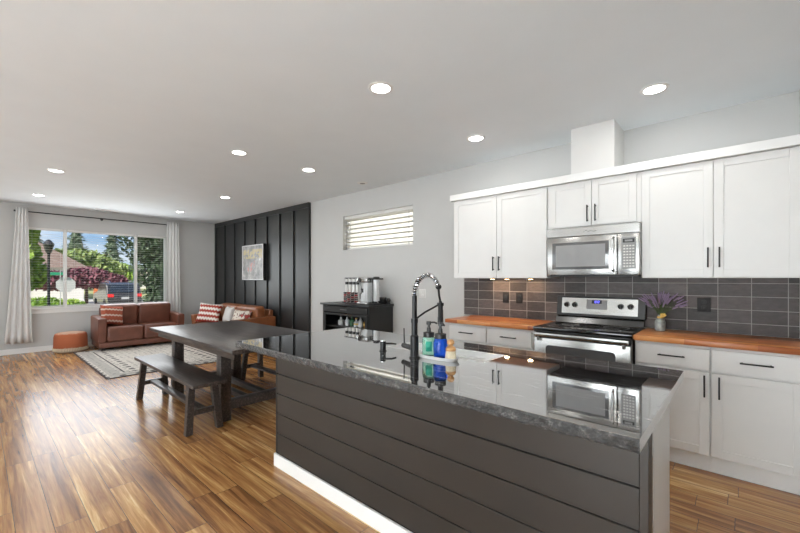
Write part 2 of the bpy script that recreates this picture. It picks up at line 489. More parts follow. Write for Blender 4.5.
def two_noise(name, a, b_, c, sc_=9, lo=.52, hi=.56):
    m, t, b = _nodes(name)
    tc = N(t, 'ShaderNodeTexCoord')
    nz = N(t, 'ShaderNodeTexNoise', i_Scale=float(sc_), i_Detail=2.); t.links.new(tc.outputs['Object'], nz.inputs[0])
    t.links.new(ramp(t, nz.outputs[0], [(0, a), (lo, a), (hi, b_), (hi + .08, c)]), b.inputs['Base Color'])
    b.inputs['Roughness'].default_value = .9
    return m
M['creamprint'] = two_noise('cream_print_cloth', (.66, .60, .52), (.10, .05, .05), (.38, .06, .05), 13, .54, .57)

def pouf_mat():
    m, t, b = _nodes('rust_pouf_cloth')
    tc = N(t, 'ShaderNodeTexCoord')
    sp = N(t, 'ShaderNodeSeparateXYZ'); t.links.new(tc.outputs['Object'], sp.inputs[0])
    nz = N(t, 'ShaderNodeTexNoise', i_Scale=30., i_Detail=3.); t.links.new(tc.outputs['Object'], nz.inputs[0])
    z = math_(t, 'ADD', sp.outputs[2], math_(t, 'MULTIPLY', math_(t, 'SUBTRACT', nz.outputs[0], .5), .06))
    t.links.new(ramp(t, math_(t, 'DIVIDE', z, .37), [(.0, (.42, .34, .26)), (.2, (.55, .42, .32)), (.26, (.40, .11, .045)), (.9, (.42, .125, .055)), (.95, (.48, .30, .21)), (1, (.5, .33, .25))], 'LINEAR'), b.inputs['Base Color'])
    b.inputs['Roughness'].default_value = .9
    return m
M['pouf'] = pouf_mat()

# ------------------------------------------------------------------ mesh builder
class MB:
    def __init__(self):
        self.bm = bmesh.new()
    def _m(self, m, verts):
        if m is not None:
            bmesh.ops.transform(self.bm, matrix=m, verts=verts)
    def box(self, x0, x1, y0, y1, z0, z1, bev=0, seg=2, m=None):
        r = bmesh.ops.create_cube(self.bm, size=1)
        vs = r['verts']
        for v in vs:
            v.co = Vector(((x0 + x1) / 2 + v.co.x * (x1 - x0), (y0 + y1) / 2 + v.co.y * (y1 - y0), (z0 + z1) / 2 + v.co.z * (z1 - z0)))
        if bev:
            es = list({e for v in vs for e in v.link_edges})
            g = bmesh.ops.bevel(self.bm, geom=es, offset=bev, segments=seg, affect='EDGES', profile=.5)
            vs = list({v for f in g['faces'] for v in f.verts} | {v for v in vs if v.is_valid})
        self._m(m, vs)
        return self
    def cyl(self, p0, p1, r0, r1=None, n=20, cap=True):
        r1 = r0 if r1 is None else r1
        p0, p1 = Vector(p0), Vector(p1)
        d = p1 - p0
        q = d.to_track_quat('Z', 'Y').to_matrix().to_4x4()
        mat = Matrix.Translation((p0 + p1) / 2) @ q
        bmesh.ops.create_cone(self.bm, cap_ends=cap, segments=n, radius1=max(r0, 1e-5), radius2=max(r1, 1e-5), depth=d.length, matrix=mat)
        return self
    def sphere(self, c, r, s=(1, 1, 1), u=16, v=10):
        mat = Matrix.Translation(c) @ Matrix.Diagonal((s[0] * r, s[1] * r, s[2] * r, 1))
        bmesh.ops.create_uvsphere(self.bm, u_segments=u, v_segments=v, radius=1, matrix=mat)
        return self
    def lathe(self, prof, c=(0, 0, 0), n=28, close=True):
        rings = []
        for r, z in prof:
            rings.append([self.bm.verts.new((c[0] + r * math.cos(2 * PI * i / n), c[1] + r * math.sin(2 * PI * i / n), c[2] + z)) for i in range(n)])
        for a, b in zip(rings, rings[1:]):
            for i in range(n):
                self.bm.faces.new((a[i], a[(i + 1) % n], b[(i + 1) % n], b[i]))
        if close:
            self.bm.faces.new(list(reversed(rings[0])))
            self.bm.faces.new(rings[-1])
        return self
    def tube(self, pts, r, n=10, cap=True):
        pts = [Vector(p) for p in pts]
        rr = r if isinstance(r, (list, tuple)) else [r] * len(pts)
        rings = []
        nrm = None
        for i, p in enumerate(pts):
            t = (pts[min(i + 1, len(pts) - 1)] - pts[max(i - 1, 0)]).normalized()
            if nrm is None:
                nrm = t.orthogonal().normalized()
            nrm = (nrm - t * nrm.dot(t)).normalized()
            bn = t.cross(nrm)
            rings.append([self.bm.verts.new(p + (nrm * math.cos(2 * PI * k / n) + bn * math.sin(2 * PI * k / n)) * rr[i]) for k in range(n)])
        for a, b in zip(rings, rings[1:]):
            for k in range(n):
                self.bm.faces.new((a[k], a[(k + 1) % n], b[(k + 1) % n], b[k]))
        if cap:
            self.bm.faces.new(list(reversed(rings[0])))
            self.bm.faces.new(rings[-1])
        return self
    def prism(self, pts, axis, a, b):
        """outline pts (2D) extruded along axis from a to b"""
        def mk(p, t):
            if axis == 'x': return (t, p[0], p[1])
            if axis == 'y': return (p[0], t, p[1])
            return (p[0], p[1], t)
        A = [self.bm.verts.new(mk(p, a)) for p in pts]
        B = [self.bm.verts.new(mk(p, b)) for p in pts]
        n = len(pts)
        for i in range(n):
            self.bm.faces.new((A[i], A[(i + 1) % n], B[(i + 1) % n], B[i]))
        self.bm.faces.new(list(reversed(A)))
        self.bm.faces.new(B)
        return self
    def pillow(self, w, h, th, c=(0, 0, 0), n=14, m=None, pinch=.12):
        """cushion standing in the XZ plane, thickness along Y"""
        vs = []
        for side in (1, -1):
            g = []
            for i in range(n + 1):
                row = []
                for j in range(n + 1):
                    u, v = i / n * 2 - 1, j / n * 2 - 1
                    e = max(0., (1 - u ** 4) * (1 - v ** 4)) ** .5
                    k = 1 - pinch * (1 - abs(u)) * abs(v) ** 2
                    k2 = 1 - pinch * (1 - abs(v)) * abs(u) ** 2
                    row.append(self.bm.verts.new((c[0] + u * w / 2 * k2, c[1] + side * th / 2 * e, c[2] + v * h / 2 * k)))
                g.append(row)
            for i in range(n):
                for j in range(n):
                    f = (g[i][j], g[i + 1][j], g[i + 1][j + 1], g[i][j + 1])
                    self.bm.faces.new(f if side < 0 else tuple(reversed(f)))
            vs += [v for r in g for v in r]
        self._m(m, vs)
        bmesh.ops.remove_doubles(self.bm, verts=vs, dist=1e-4)
        return self
    def build(self, name, mat, parent=None, smooth=True, loc=None, bevel=0, angle=.5):
        bmesh.ops.recalc_face_normals(self.bm, faces=self.bm.faces)
        me = bpy.data.meshes.new(name)
        self.bm.to_mesh(me)
        self.bm.free()
        if smooth:
            for p in me.polygons:
                p.use_smooth = True
            try:
                me.set_sharp_from_angle(angle=angle)
            except Exception:
                pass
        me.materials.append(mat)
        o = bpy.data.objects.new(name, me)
        COL.objects.link(o)
        if parent is not None:
            o.parent = parent
        if loc is not None:
            o.location = loc
        if bevel:
            b = o.modifiers.new('bevel', 'BEVEL')
            b.width = bevel
            b.segments = 2
            b.limit_method = 'ANGLE'
            b.harden_normals = True
        return o

def B(*a, **k):
    return MB().box(*a, **k)

def tag(o, label=None, cat=None, group=None, kind=None):
    if label: o['label'] = label
    if cat: o['category'] = cat
    if group: o['group'] = group
    if kind: o['kind'] = kind
    return o

def thing(name, label, cat, loc=(0, 0, 0), rz=0, group=None):
    o = bpy.data.objects.new(name, None)
    o.empty_display_size = .05
    COL.objects.link(o)
    o.location = loc
    o.rotation_euler = (0, 0, rz)
    return tag(o, label, cat, group)

def copy_tree(o, parent=None):
    c = o.copy()
    COL.objects.link(c)
    if parent is not None:
        c.parent = parent
    for ch in list(o.children):
        copy_tree(ch, c)
    return c

def struct(name, mb, mat, **k):
    o = mb.build(name, mat, **k)
    o['kind'] = 'structure'
    return o

# ------------------------------------------------------------------ the room
XW, XR, YB, YF, ZC = -9.6, .30, 3.92, -2.6, 2.68
T = .14
struct('floor', B(XW - T, XR + T, YF - T, YB + T, -.1, 0), M['floor'], smooth=False)
struct('ceiling', B(XW - T, XR + T, YF - T, YB + T, ZC, ZC + .1), M['ceiling'], smooth=False)
# window wall with its opening
WY0, WY1, WZ0, WZ1 = .56, 2.83, .80, 2.28
mb = MB()
mb.box(XW - T, XW, YF - T, WY0, 0, ZC); mb.box(XW - T, XW, WY1, YB + T, 0, ZC)
mb.box(XW - T, XW, WY0, WY1, 0, WZ0); mb.box(XW - T, XW, WY0, WY1, WZ1, ZC)
struct('wall_left', mb, M['wall'], smooth=False)
# back wall with the high window
HX0, HX1, HZ0, HZ1 = -4.76, -3.30, 1.797, 2.335
mb = MB()
mb.box(XW, HX0, YB, YB + T, 0, ZC); mb.box(HX1, XR, YB, YB + T, 0, ZC)
mb.box(HX0, HX1, YB, YB + T, 0, HZ0); mb.box(HX0, HX1, YB, YB + T, HZ1, ZC)
struct('wall_back', mb, M['wall'], smooth=False)
struct('wall_right', B(XR, XR + T, YF - T, YB + T, 0, ZC), M['wall'], smooth=False)
struct('wall_front', B(XW, XR, YF - T, YF, 0, ZC), M['wall'], smooth=False)
struct('baseboard_left', B(XW, XW + .014, YF, YB, 0, .095), M['trim'], bevel=.003)
struct('baseboard_front', B(XW + .014, XR, YF, YF + .014, 0, .095), M['trim'], bevel=.003)
struct('baseboard_back', B(-5.63, -2.36, YB - .014, YB, 0, .095), M['trim'], bevel=.003)

# black board-and-batten feature wall
fw = struct('wall_panelling', B(XW + .016, -5.64, YB - .02, YB, 0, ZC), M['blackpanel'], smooth=False)
for x in (-9.57, -9.06, -8.56, -8.07, -7.61, -7.12, -6.64, -6.16, -5.665):
    B(x - .024, x + .024, YB - .045, YB - .02, .12, ZC - .09).build('batten', M['blackpanel'], fw, bevel=.002)
B(XW + .016, -5.64, YB - .047, YB - .02, ZC - .09, ZC).build('top_rail', M['blackpanel'], fw, bevel=.002)
B(XW + .016, -5.64, YB - .047, YB - .02, 0, .12).build('bottom_rail', M['blackpanel'], fw, bevel=.002)

# living room window
win = bpy.data.objects.new('window_1', None); COL.objects.link(win); win.location = (XW, 0, 0); win['kind'] = 'structure'
mb = MB()
fx0, fx1 = -.10, -.045
f_ = .032
mb.box(fx0, fx1, WY0, WY1, WZ0, WZ0 + f_); mb.box(fx0, fx1, WY0, WY1, WZ1 - f_, WZ1)
mb.box(fx0, fx1, WY0, WY0 + f_, WZ0, WZ1); mb.box(fx0, fx1, WY1 - f_, WY1, WZ0, WZ1)
mb.build('window_frame', M['trim'], win, bevel=.003)
for y in (1.12, 2.262):
    B(fx0, fx1 + .01, y - .026, y + .026, WZ0, WZ1).build('mullion', M['trim'], win, bevel=.003)
for a, b_ in ((WY0 + f_, 1.094), (1.146, 2.236), (2.288, WY1 - f_)):
    B(-.078, -.074, a, b_, WZ0 + f_, WZ1 - f_).build('pane', M['pane'], win, smooth=False)
B(-.045, .035, WY0 - .05, WY1 + .05, WZ0 - .03, WZ0 + .001).build('window_sill', M['trim'], win, bevel=.004)
B(0, .016, WY0 - .03, WY1 + .03, WZ0 - .10, WZ0 - .03).build('sill_apron', M['trim'], win, bevel=.003)
for i, (a, b_) in enumerate(((WY0 + .04, 1.11), (1.13, 2.25), (2.27, WY1 - .04))):
    bl = thing('window_blind', ('white slatted blind, open, in the narrow window pane beside the left curtain',
                                'white slatted blind, open, in the wide middle window pane',
                                'white slatted blind, open, in the narrow window pane beside the right curtain')[i], 'blind', (XW - .018, (a + b_) / 2, WZ0), group='slatted blinds of the big window')
    hw = (b_ - a) / 2 - .012
    mb = MB()
    z = .05
    while z < WZ1 - WZ0 - .07:
        mb.box(-.014, .014, -hw, hw, z - .0008, z + .0008)
        z += .047
    mb.build('slats', M['slat'], bl, smooth=False)
    B(-.02, .014, -hw, hw, WZ1 - WZ0 - .045, WZ1 - WZ0 - .003).build('head_rail', M['whiteplastic'], bl)
    B(-.02, .014, -hw, hw, .006, .022).build('bottom_rail', M['whiteplastic'], bl)
    for s in (-.8, .8):
        MB().cyl((0, s * hw, .02), (0, s * hw, WZ1 - WZ0 - .05), .0012, n=6).build('cord', M['whiteplastic'], bl)

# high kitchen window
hw_ = bpy.data.objects.new('window_2', None); COL.objects.link(hw_); hw_.location = (0, YB, 0); hw_['kind'] = 'structure'
mb = MB()
mb.box(HX0, HX1, .09, .13, HZ0, HZ0 + .035); mb.box(HX0, HX1, .09, .13, HZ1 - .035, HZ1)
mb.box(HX0, HX0 + .035, .09, .13, HZ0, HZ1); mb.box(HX1 - .035, HX1, .09, .13, HZ0, HZ1)
mb.build('window_frame', M['trim'], hw_, bevel=.003)
B(HX0 + .035, HX1 - .035, .108, .112, HZ0 + .035, HZ1 - .035).build('pane', M['pane'], hw_, smooth=False)
bl = thing('window_blind', 'white slatted blind, open, in the small high window above the black cabinet', 'blind', ((HX0 + HX1) / 2, YB + .05, HZ0))
hw = (HX1 - HX0) / 2 - .012
mb = MB()
for k in range(7):
    mb.box(-hw, hw, -.038, .038, -.0015, .0015, m=Matrix.Translation((0, 0, .052 + k * .069)) @ Matrix.Rotation(-.10, 4, 'X'))
mb.build('slats', M['slat'], bl, smooth=False)
B(-hw, hw, -.03, .025, HZ1 - HZ0 - .05, HZ1 - HZ0 - .003).build('head_rail', M['whiteplastic'], bl)
for s in (-.93, .9):
    B(s * hw - .004, s * hw + .004, -.033, -.031, .01, HZ1 - HZ0 - .05).build('cord', M['greyplastic'], bl)

# ------------------------------------------------------------------ upper cabinets
def shaker(mb, x0, x1, z0, z1, y, th=.02, rail=.055):
    """front faces -Y, its face at y"""
    mb.box(x0, x1, y + .007, y + th, z0, z1)
    mb.box(x0, x0 + rail, y, y + .0075, z0, z1); mb.box(x1 - rail, x1, y, y + .0075, z0, z1)
    mb.box(x0 + rail, x1 - rail, y, y + .0075, z0, z0 + rail); mb.box(x0 + rail, x1 - rail, y, y + .0075, z1 - rail, z1)
    return mb

def pull(parent, x, z, y, length, vertical=True):
    mb = MB()
    h = length / 2
    if vertical:
        mb.box(x - .005, x + .005, y - .032, y - .022, z - h, z + h, bev=.0015)
        for s in (-1, 1):
            mb.box(x - .004, x + .004, y - .024, y, z + s * (h - .012) - .004, z + s * (h - .012) + .004)
    else:
        mb.box(x - h, x + h, y - .032, y - .022, z - .005, z + .005, bev=.0015)
        for s in (-1, 1):
            mb.box(x + s * (h - .012) - .004, x + s * (h - .012) + .004, y - .024, y, z - .004, z + .004)
    return mb.build('handle', M['blackmetal'], parent)

def door(parent, x0, x1, z0, z1, y, hx=None, hz=None, hl=.15, vertical=True, name='door', flat=False):
    if flat:
        mb = B(x0, x1, y, y + .02, z0, z1)
    else:
        mb = shaker(MB(), x0, x1, z0, z1, y)
    d = mb.build(name, M['white'], parent, bevel=.0015)
    if hx is not None:
        pull(d, hx, hz, y, hl, vertical)
    return d

YU = 3.57
UB, UT = 1.345, 2.205
def upper(label, x0, x1, z0, z1, xm, fillers=()):
    c = thing('upper_cabinet', label, 'cabinet', ((x0 + x1) / 2, YB, z0), group='white wall cabinets over the counter')
    ox = (x0 + x1) / 2
    X0, X1, XM = x0 - ox, x1 - ox, xm - ox
    B(X0, X1, YU + .02 - YB, -.013, 0, z1 - z0).build('body', M['white'], c, bevel=.001)
    g = .002
    H = z1 - z0
    door(c, X0 + g + (fillers[0] if fillers else 0), XM - g, .006, H - .004, YU - YB, XM - .030, .15 if H > .5 else .11, .145)
    door(c, XM + g, X1 - g - (fillers[1] if fillers else 0), .006, H - .004, YU - YB, XM + .034, .15 if H > .5 else .11, .145)
    return c
upper('tall white two-door wall cabinet at the left end, over the tile and left counter', -2.405, -1.365, UB, UT, -1.881)
upper('short white two-door wall cabinet directly above the microwave', -1.363, -.607, 1.80, UT, -.977, (.022, .03))
upper('tall white two-door wall cabinet right of the microwave, above the vase', -.605, .285, UB, UT, -.158)
struct('trim_1', B(-2.44, .30, 3.545, 3.92, UT + .001, 2.272), M['trim'], bevel=.002)
struct('wall_duct', B(-1.147, -.80, 3.57, 3.92, 2.273, ZC), M['white'], smooth=False)
struct('backsplash', B(-2.49, XR, YB - .010, YB, .915, UB + .12), M['tiles'], smooth=False)

# under-cabinet puck lights
for i, x in enumerate((-2.05, -1.88, -1.62)):
    p = thing('puck_light', ('left', 'middle', 'right')[i] + ' of the three warm puck lights under the left wall cabinet', 'light', (x, 3.80, UB - .001), group='puck lights under the left wall cabinet')
    MB().cyl((0, 0, -.010), (0, 0, 0), .030, n=24).build('housing', M['greyplastic'], p)
    MB().cyl((0, 0, -.0125), (0, 0, -.0101), .022, n=24).build('lens', M['led'], p)
    l = light('puck_glow', 'AREA', (0, 0, -.016), (0, 0, 0), .35, (1, .66, .38), shape='DISK', size=.045)
    l.parent = p

# ------------------------------------------------------------------ microwave
mw = thing('microwave', 'stainless steel over-range microwave with dark window and keypad', 'microwave', (-.97, YB, 1.36))
YM = 3.50 - YB
B(-.366, .366, YM + .03, -.012, .012, .425).build('body', M['steeld'], mw, bevel=.002)
B(-.366, .366, YM + .0, YM + .029, .352, .428).build('vent_panel', M['steel'], mw, bevel=.003)
d = B(-.366, .205, YM, YM + .029, .012, .347, bev=.006).build('door', M['steel'], mw)
B(-.318, .146, YM - .002, YM + .003, .062, .298, bev=.001).build('door_window', M['doorglass'], d)
B(-.285, .118, YM - .003, YM - .0018, .085, .275).build('window_mesh', M['greyplastic'], d)
mb = MB(); mb.tube([(.180, YM - .002, .04), (.180, YM - .03, .06), (.180, YM - .038, .18), (.180, YM - .03, .30), (.180, YM - .002, .32)], .009)
mb.build('door_handle', M['chrome'], d)
cp = B(.209, .366, YM, YM + .029, .012, .347, bev=.006).build('control_panel', M['steel'], mw)
B(.238, .340, YM - .0025, YM, .06, .315).build('keypad_plate', M['greyplastic'], cp)
B(.248, .330, YM - .0035, YM - .0025, .272, .303).build('display', M['blackplastic'], cp)
B(.262, .316, YM - .0042, YM - .0036, .280, .295).build('display_glass', M['greyplastic'], cp)
kb = MB()
for r in range(8):
    for c_ in range(4):
        kb.box(.252 + c_ * .021, .266 + c_ * .021, YM - .0042, YM - .0026, .075 + r * .0235, .086 + r * .0235)
kb.build('buttons', M['whiteplastic'], cp)
B(-.35, .35, YM + .04, -.02, 0, .0115).build('bottom_grille', M['blackplastic'], mw)
# script emblem on the vent panel
mb = MB(); mb.tube([(-.052, YM - .0015, .385), (-.03, YM - .0015, .398), (-.015, YM - .0015, .385), (.005, YM - .0015, .392), (.03, YM - .0015, .383), (.05, YM - .0015, .388)], .0022, n=6)
mb.build('emblem', M['chrome'], mw)

# ------------------------------------------------------------------ base cabinets and counters
YC = 3.365     # door faces
def base_cab(label, x0, x1, doors=(), drawers=(), splitlabel=None):
    c = thing('base_cabinet', label, 'cabinet', ((x0 + x1) / 2, YB, 0), group='white base cabinets under the wood counters')
    ox = (x0 + x1) / 2
    y = YC - YB
    B(x0 - ox, x1 - ox, y + .022, 0, .115, .874).build('body', M['white'], c, bevel=.001)
    B(x0 - ox, x1 - ox, y + .040, y + .058, 0, .1145).build('toe_kick', M['trim'], c)
    for a, b_, hx in drawers:
        door(c, a - ox, b_ - ox, .708, .852, y, hx - ox, .785, .16, False, 'drawer', True)
    for a, b_, hx in doors:
        door(c, a - ox, b_ - ox, .122, .692, y, hx - ox, .60, .15)
    return c
base_cab('white base cabinet unit right of the range, drawer over door', -.615, -.164, [(-.600, -.170, -.196)], [(-.600, -.170, -.385)])
base_cab('white base cabinet unit at the far right of the kitchen, drawer over wide door', -.163, .296, [(-.158, .287, -.118)], [(-.158, .287, .065)])
base_cab('white base cabinet unit at the left end of the run below the wall cabinet', -2.335, -1.885, [(-2.325, -1.89, -1.93)], [(-2.325, -1.89, -2.11)])
base_cab('white base cabinet unit just left of the range behind the island', -1.884, -1.400, [(-1.88, -1.425, -1.84)], [(-1.88, -1.425, -1.645)])
def counter(label, x0, x1):
    o = B(x0, x1, 3.335, YB - .011, .875, .913, bev=.003).build('wood_countertop', M['butcher'], angle=.5)
    tag(o, label, 'countertop', 'butcher block counters')
counter('orange butcher block countertop left of the range', -2.36, -1.397)
counter('orange butcher block countertop right of the range, under the lavender vase', -.618, .299)

# ------------------------------------------------------------------ range
rg = thing('kitchen_range', 'stainless steel electric range with black glass cooktop', 'range', (-1.004, 3.90, 0))
# local y: 0 at rear
YS = 3.315 - 3.90
B(-.376, .376, YS + .05, 0, .07, .885).build('body', M['steeld'], rg, bevel=.002)
B(-.385, .385, YS - .005, -.07, .886, .917, bev=.006).build('cooktop', M['blackglass'], rg)
for x, y, r in ((-.20, -.42, .10), (.19, -.43, .085), (-.19, -.20, .075), (.19, -.20, .10)):
    ct = MB(); ct.lathe([(r - .002, 0), (r, 0), (r, .0005), (r - .002, .0005), (r - .002, 0)], (x, y, .9172), n=40, close=False)
    ct.build('burner_ring', M['greyplastic'], rg)
B(-.376, .376, YS - .002, YS + .05, .872, .885, bev=.002).build('front_lip', M['blackplastic'], rg)
B(-.37, .37, YS + .02, YS + .05, .825, .8715).build('vent_gap', M['blackplastic'], rg)
od = B(-.372, .372, YS - .005, YS + .045, .255, .824, bev=.004).build('oven_door', M['steel'], rg)
wnd = MB()
pts = []
for cx_, cz_, a0 in ((.24, .735, 0), (-.24, .735, 90), (-.24, .37, 180), (.24, .37, 270)):
    for k in range(6):
        a = math.radians(a0 + k * 18)
        pts.append((cx_ + .03 * math.cos(a), cz_ + .03 * math.sin(a)))
wnd.prism(pts, 'y', YS - .008, YS - .0052).build('oven_window', M['doorglass'], od)
mb = MB(); mb.box(-.366, .366, YS - .040, YS - .022, .838, .872, bev=.007)
for x in (-.33, .33): mb.box(x - .012, x + .012, YS - .024, YS - .004, .80, .85)
mb.build('oven_handle', M['steel'], od)
B(-.372, .372, YS, YS + .045, .085, .245, bev=.004).build('storage_drawer', M['steel'], rg)
B(-.36, .36, YS + .08, 0, 0, .07).build('plinth', M['blackplastic'], rg)
# backguard: sloped lower part and tilted console
bg_ = MB(); bg_.prism([(-.075, .918), (0, .918), (0, .985), (-.045, .985)], 'x', -.372, .372)
bg_.build('backguard', M['backguard'], rg, bevel=.002)
cs = MB(); cs.prism([(-.075, .985), (0, .985), (0, 1.172), (-.048, 1.172)], 'x', -.374, .374)
cs = cs.build('console', M['blackplastic'], rg, bevel=.005)
cs.location.x = .011
def on_console(mb, u, v):   # u along x, v height 0..1 on the tilted face
    return (u, -.0765 + .027 * v, .985 + .187 * v)
tilt = math.atan2(.027, .187)
Rt = Matrix.Rotation(-tilt, 4, 'X')
def plate(x0, x1, z0, z1, off, th):
    mb = MB()
    zc_ = (z0 + z1) / 2
    v = (zc_ - .985) / .187
    c = Vector((0, -.075 + .027 * v - off, zc_))
    mb.box(x0, x1, -th / 2, th / 2, -(z1 - z0) / 2, (z1 - z0) / 2, m=Matrix.Translation(c) @ Rt)
    return mb
plate(-.325, .318, 1.008, 1.158, .001, .003).build('console_face', M['steel'], cs, bevel=.001)
plate(-.10, .075, 1.055, 1.145, .003, .003).build('control_display', M['greyplastic'], cs)
plate(-.055, .030, 1.108, 1.140, .005, .002).build('display_window', M['display'], cs)
dg = MB()
for i, ch in enumerate('1042'):
    seg = {'1': 'bc', '0': 'abcdef', '4': 'bcfg', '2': 'abged'}[ch]
    x0 = -.034 + i * .011 + (.003 if i > 1 else 0)
    S = {'a': (x0, x0 + .006, .009, .0105), 'g': (x0, x0 + .006, -.0008, .0008), 'd': (x0, x0 + .006, -.0105, -.009),
         'b': (x0 + .006, x0 + .0075, 0, .0105), 'c': (x0 + .006, x0 + .0075, -.0105, 0), 'f': (x0 - .0015, x0, 0, .0105), 'e': (x0 - .0015, x0, -.0105, 0)}
    v = (1.124 - .985) / .187
    for s in seg:
        a, b_, c_, d_ = S[s]
        dg.box(a, b_, -.0006, .0006, c_, d_, m=Matrix.Translation((0, -.075 + .027 * v - .0065, 1.124)) @ Rt)
dg.build('clock_digits', M['digits'], cs)
kn = None
for x in (-.278, -.205, .185, .262):
    v = (1.092 - .985) / .187
    y = -.075 + .027 * v
    mb = MB(); mb.cyl((x, y - .002, 1.092), (x, y - .024, 1.089), .023, .020, n=24)
    mb.box(x - .003, x + .003, y - .034, y - .022, 1.070, 1.110)
    k = mb.build('knob', M['blackplastic'], cs)
    MB().cyl((x, y - .001, 1.092), (x, y - .004, 1.0917), .027, n=28).build('knob_bezel', M['chrome'], k)
plate(-.030, .018, 1.028, 1.034, .003, .001).build('emblem', M['greyplastic'], cs)

# ------------------------------------------------------------------ outlets and plates
def outlet(label, x, z, y=YB - .0105, mat='outletdark', w_=.072, h_=.115, group=None, kind='outlet'):
    o = thing('wall_outlet' if kind == 'outlet' else 'light_switch', label, kind, (x, y, z - h_ / 2), group=group)
    B(-w_ / 2, w_ / 2, -.006, 0, 0, h_, bev=.002).build('cover_plate', M[mat], o)
    if kind == 'outlet':
        for dz in (.036, .079):
            B(-.016, .016, -.0085, -.006, dz - .014, dz + .014, bev=.004).build('socket', M['blackplastic' if mat == 'outletdark' else 'whiteplastic'], o)
    else:
        B(-.016, .016, -.009, -.006, .028, .088, bev=.002).build('rocker', M['blackplastic' if mat == 'outletdark' else 'whiteplastic'], o)
outlet('black switch plate, left one of the pair on the tile left of the range', -1.945, 1.132, kind='switch')
outlet('black outlet, right one of the pair on the tile left of the range', -1.79, 1.132)
outlet('black outlet on the tile right of the lavender vase', -.232, 1.130, w_=.085)
outlet('white blank outlet on the bare wall beyond the kitchen faucet', -3.13, 1.145, YB - .0005, 'whiteplastic', w_=.11)

# ------------------------------------------------------------------ vase
vs = thing('flower_vase', 'small grey glass bottle vase holding lavender on the right counter', 'vase', (-.502, 3.74, .9135))
MB().lathe([(.030, 0), (.036, .004), (.039, .03), (.038, .075), (.030, .095), (.019, .105), (.017, .122), (.020, .130), (.017, .130), (.014, .12)], n=24).build('bottle', M['vase'], vs)
lv = thing('lavender_bunch', 'dried purple lavender bunch in the small grey vase', 'flowers', (-.502, 3.74, .9135 + .115))
st = MB()
rnd = random.Random(3)
for i in range(68):
    a = rnd.uniform(0, 2 * PI); sp_ = rnd.uniform(.02, .19) ; hgt = rnd.uniform(.11, .20) - sp_ * .25
    tip = Vector((math.cos(a) * sp_, math.sin(a) * sp_ * .7, hgt + .02))
    tip.x += .012
    mid = Vector((tip.x * .35, tip.y * .35, tip.z * .55))
    st.tube([(0, 0, 0), mid, tip], .0012, n=4)
    d_ = (tip - mid).normalized()
    p = tip - d_ * .055
    # one spike: a bumpy spindle along the stem
    pp = [p + d_ * .0075 * k for k in range(9)]
    MB().tube(pp, [.0015, .0058, .0040, .0062, .0042, .0058, .0036, .0045, .0008], n=6).build('flower_spike', M['lavender'], lv)
st.build('stems', M['stem'], lv)
fy = MB()
for a in range(5):
    fy.sphere((.022 + .012 * math.cos(a * 1.26), -.02 + .008 * math.sin(a), .016 + .01 * math.sin(a * 1.26)), .010, (1.2, .6, .8), 8, 6)
fy.build('yellow_bloom', M['ribbon'], lv)
MB().lathe([(.0215, 0), (.023, .008), (.0215, .016)], (0, 0, -.011), n=20, close=False).build('twine_wrap', M['ribbon'], lv)

# ------------------------------------------------------------------ island
IX0, IX1 = -2.50, -.224
isl = thing('kitchen_island', 'charcoal shiplap kitchen island with white base trim', 'island', (-1.37, 1.8, 0))
ox, oy = -1.37, 1.8
zz = [.089 + .1425 * k for k in range(7)]
zz[-1] = .875
mb = MB()
for a, b_ in zip(zz, zz[1:]):
    mb.box(IX0 + .012 - ox, -.249 - ox, 1.44 - oy, 1.458 - oy, a + .003, b_ - .003, bev=.002, seg=1)
mb.box(IX0 + .012 - ox, -.249 - ox, 1.450 - oy, 1.50 - oy, .0, .875)
mb.build('shiplap_panel', M['shiplap'], isl)
B(IX0 - ox, IX0 + .0125 - ox, 1.437 - oy, 1.50 - oy, .0, .875).build('corner_post', M['shiplap'], isl, bevel=.001)
B(-.2485 - ox, IX1 - ox, 1.437 - oy, 1.505 - oy, .0, .875).build('corner_post', M['shiplap'], isl, bevel=.001)
B(IX0 - .002 - ox, IX1 + .002 - ox, 1.422 - oy, 1.4365 - oy, 0, .089).build('base_trim', M['trim'], isl, bevel=.002)
B(IX0 - ox, -.285 - ox, 1.5005 - oy, 2.02 - oy, .10, .64).build('cabinet_box', M['shiplap'], isl)
B(IX0 - ox, -.285 - ox, 1.93 - oy, 2.02 - oy, .64, .875).build('rear_rail', M['white'], isl)
B(-.284 - ox, -.240 - ox, 1.5055 - oy, 1.630 - oy, .0, .875).build('polished_steel_side', M['mirrorsteel'], isl)
B(-.284 - ox, -.238 - ox, 1.6305 - oy, 2.03 - oy, .0, .875).build('end_panel', M['white'], isl, bevel=.001)
isl.children[-2]['label'] = 'polished steel strip'

# slab with a sink cut-out
def slab(x0, x1, y0, y1, z0, z1, hx0, hx1, hy0, hy1):
    bm = bmesh.new()
    xs, ys = [x0, hx0, hx1, x1], [y0, hy0, hy1, y1]
    top = {}; bot = {}
    for i, x in enumerate(xs):
        for j, y in enumerate(ys):
            top[i, j] = bm.verts.new((x, y, z1)); bot[i, j] = bm.verts.new((x, y, z0))
    for i in range(3):
        for j in range(3):
            if (i, j) == (1, 1): continue
            bm.faces.new((top[i, j], top[i + 1, j], top[i + 1, j + 1], top[i, j + 1]))
            bm.faces.new((bot[i, j], bot[i, j + 1], bot[i + 1, j + 1], bot[i + 1, j]))
    def side(a, b_):
        bm.faces.new((top[a], bot[a], bot[b_], top[b_]))
    for i in range(3):
        side((i, 0), (i + 1, 0)); side((i + 1, 3), (i, 3)); side((3, i), (3, i + 1)); side((0, i + 1), (0, i))
    side((2, 1), (1, 1)); side((1, 2), (2, 2)); side((1, 1), (1, 2)); side((2, 2), (2, 1))
    m_ = MB(); m_.bm.free(); m_.bm = bm
    return m_
